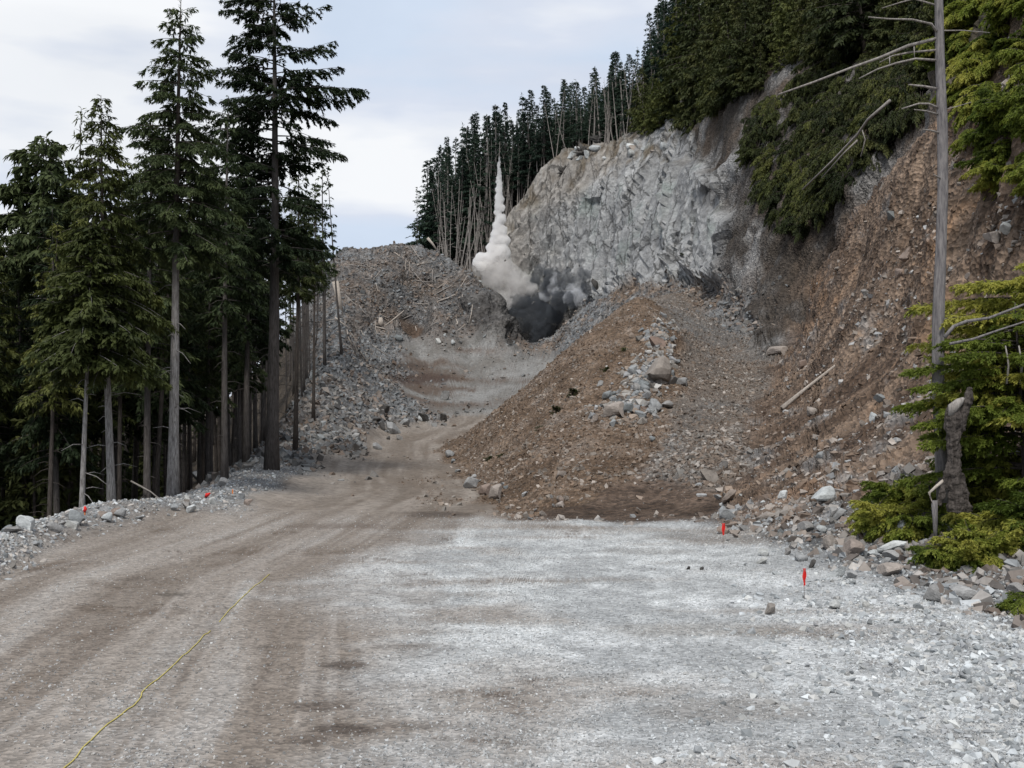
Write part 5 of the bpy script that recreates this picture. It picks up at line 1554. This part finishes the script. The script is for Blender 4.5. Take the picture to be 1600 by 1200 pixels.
for pts, lab in ((rp, 'long yellow cord lying across the tan dirt from the bottom edge'), (rp2, 'far end of the yellow cord lying farther up the tan dirt')):
    V = []
    for a, b in pts:
        d = HC * F / (b - 660); V.append((*((a - 800) / F * d, d), 0))
    V = np.array(V); t = np.linspace(0, len(V) - 1, len(V) * 7)
    Q_ = np.stack([np.interp(t, np.arange(len(V)), V[:, k]) for k in range(3)], 1)
    Q_[:, 0] += .035 * vnoise(np.stack([t * .9, t * 0, t * 0], 1)) + .015 * vnoise(np.stack([t * 2.3, t * 0, t * 0], 1), 5)
    for q_ in Q_: q_[2] = ground_at(q_[0], q_[1]) + .012
    m = MB(); m.tube(Q_ - Q_[0], np.full(len(Q_), .0085), 5)
    tag(m.build('cord', MAT['rope'], None, True, Q_[0]), lab, 'cord')
tuft = bush('grass_tuft', .35, .25, 12, MAT['needles_hill'], 1.2, .08, .18, .03, .3, .1, 3)
for k, (px, py) in enumerate([(976, 549), (895, 621), (868, 645), (838, 673), (760, 722), (778, 718), (1095, 408), (944, 581)]):
    o = tuft if k == 0 else copy_tree(tuft)
    place(o, hit(px, py), R_.uniform(.6, 1.3), R_.uniform(0, 6)); tag(o, 'small green tuft growing on the left face of the brown spoil heap', 'plant', 'green tufts on the spoil heap')

# ------------------------------------------------------------------ blast dust and smoke
def vol_mat(name, col, dens, aniso=.2, wisp=0.0, wscale=.35):
    m = bpy.data.materials.new(name); m.use_nodes = True; nt = m.node_tree; nt.nodes.clear()
    o = N(nt, 'ShaderNodeOutputMaterial'); v = N(nt, 'ShaderNodeVolumePrincipled')
    v.inputs['Color'].default_value = (*col, 1); v.inputs['Density'].default_value = dens; v.inputs['Anisotropy'].default_value = aniso
    L(nt, v, 0, o, 1)
    if wisp:
        tc = N(nt, 'ShaderNodeTexCoord'); no = N(nt, 'ShaderNodeTexNoise'); no.inputs['Scale'].default_value = wscale
        no.inputs['Detail'].default_value = 4; no.inputs['Roughness'].default_value = .6
        nt.links.new(tc.outputs['Object'], no.inputs['Vector'])
        mr = N(nt, 'ShaderNodeMapRange'); mr.inputs['From Min'].default_value = wisp; mr.inputs['From Max'].default_value = .62
        mr.inputs['To Min'].default_value = 0.0; mr.inputs['To Max'].default_value = dens
        nt.links.new(no.outputs['Fac'], mr.inputs['Value']); nt.links.new(mr.outputs[0], v.inputs['Density'])
    return m
def cloud(name, balls, mat, label, cat, vox=.45, st=1.6, sc=1.5, st2=.7, spike=None):
    bm = bmesh.new(); c0 = at(balls[0][0], balls[0][1], balls[0][3])
    if spike:
        (xa, ya, ra), (xb, yb, rb), dd_ = spike
        a_, b_ = at(xa, ya, dd_) - c0, at(xb, yb, dd_) - c0
        g = bmesh.ops.create_cone(bm, cap_ends=True, segments=16, radius1=rb * dd_ / F, radius2=ra * dd_ / F, depth=(a_ - b_).length)
        bmesh.ops.translate(bm, verts=g['verts'], vec=(a_ + b_) / 2)
    for (px, py, r, d) in balls:
        if px > 850: d = min(d, np.interp(px, [850, 880, 900, 920], [222, 214, 208, 204]))
        p = at(px, py, d) - c0
        g = bmesh.ops.create_icosphere(bm, subdivisions=3, radius=r * d / F)
        bmesh.ops.translate(bm, verts=g['verts'], vec=p)
    me = bpy.data.meshes.new(name); bm.to_mesh(me); bm.free(); me.materials.append(mat)
    o = obj(name, me, None, c0)
    md = o.modifiers.new('merge', 'REMESH'); md.mode = 'VOXEL'; md.voxel_size = vox
    tx = bpy.data.textures.new(name + '_billow', 'CLOUDS'); tx.noise_scale = sc; tx.noise_depth = 2
    md = o.modifiers.new('billow', 'DISPLACE'); md.texture = tx; md.strength = st; md.texture_coords = 'LOCAL'; md.mid_level = .45
    tx2 = bpy.data.textures.new(name + '_puff', 'CLOUDS'); tx2.noise_scale = sc * .4; tx2.noise_depth = 2
    md = o.modifiers.new('puff', 'DISPLACE'); md.texture = tx2; md.strength = st2; md.texture_coords = 'LOCAL'; md.mid_level = .5
    tag(o, label, cat, None, 'stuff')
    return o
D = 224
cloud('dust_plume', [(780, 246, 1.8, D), (780, 253, 1.9, D), (780, 260, 2.0, D), (780, 268, 2.2, D), (780, 276, 2.4, D), (781, 284, 2.6, D), (781, 293, 3.4, D), (780, 302, 4.4, D), (782, 312, 5.4, D), (784, 324, 7, D), (778, 332, 6, D), (782, 342, 9, D), (777, 352, 8, D), (784, 360, 9, D),
                     (776, 366, 9, D), (786, 376, 11, D), (773, 376, 8, D), (768, 388, 9, D), (784, 394, 14, D), (767, 402, 11, D), (751, 402, 8, D), (745, 410, 7, D), (752, 414, 9, D)],
      vol_mat('white_dust', (.99, .985, .98), 2.0), 'narrow white column of blast dust shooting up before the dead trees', 'dust cloud', .22, .8, .9, .4, spike=((779, 246, 1.6), (781, 325, 7.5), D))
cloud('dust_cloud', [(750, 420, 11, D), (764, 422, 16, D), (786, 420, 19, D), (800, 434, 18, D), (778, 438, 18, D), (804, 452, 17, D), (816, 440, 13, D), (786, 456, 14, D), (808, 468, 14, D), (826, 452, 12, D), (762, 438, 11, D), (792, 474, 9, D - 3)],
      vol_mat('tan_dust', (.96, .945, .93), .6, .1, .28, .30), 'tan dust billowing at the base of the white column', 'dust cloud', .4, 2.0, 1.8, 1.0)
cloud('smoke_cloud', [(815, 478, 17, D - 1), (838, 474, 20, D), (850, 492, 20, D - 3), (828, 498, 19, D - 3), (845, 514, 15, D - 5), (868, 492, 14, D - 4), (876, 470, 17, D), (896, 466, 15, D - 2), (858, 448, 15, D + 1), (836, 440, 13, D + 2), (882, 438, 14, D + 1), (906, 440, 11, D - 2), (907, 424, 8, D - 2), (916, 452, 9, D - 3), (804, 490, 10, D - 2), (836, 524, 9, D - 6), (862, 428, 12, D + 2), (908, 410, 6, D - 2), (912, 432, 10, D - 2), (845, 424, 10, D + 3), (885, 424, 9, D + 2), (820, 505, 12, D - 3), (858, 510, 11, D - 4)],
      vol_mat('dark_smoke', (.15, .165, .185), .9, 0, .30, .35), 'dark blast smoke rolling low in the pit before the rock face', 'smoke', .4, 2.6, 2.0, 1.4)
cloud('smoke_puff', [(867, 420, 2.5, D - 4), (868, 428, 4.5, D - 4), (866, 438, 7, D - 4), (862, 450, 9, D - 4), (872, 458, 10, D - 5), (882, 446, 6, D - 4), (895, 450, 8, D - 6), (905, 458, 9, D - 6), (890, 464, 10, D - 6), (852, 462, 9, D - 4), (904, 470, 7, D - 6), (913, 462, 5, D - 6)],
      vol_mat('grey_smoke', (.90, .915, .945), .9, .1, .30, .5), 'pale grey smoke puffs over the right side of the dark smoke', 'smoke', .3, 1.3, 1.1, .7)
cloud('smoke_puff', [(776, 473, 3.5, D - 8), (782, 486, 4, D - 9), (788, 498, 5, D - 9), (794, 509, 7, D - 9), (799, 519, 7, D - 10)],
      vol_mat('pale_puff', (.96, .95, .945), 1.0), 'small pale puff at the left foot of the dark smoke', 'smoke', .3, .9, .8, .5)
for k, (px, py) in enumerate([(789, 407), (820, 398), (772, 455), (905, 415), (838, 410), (850, 432)]):
    p = at(px, py, D - 5); o = obj('flying_rock', rockmesh(k, 'rock_dark')); o.location = p; o.scale = (.22, .2, .25)
    tag(o, 'small dark stone thrown into the air by the blast', 'rock', 'stones thrown up by the blast')
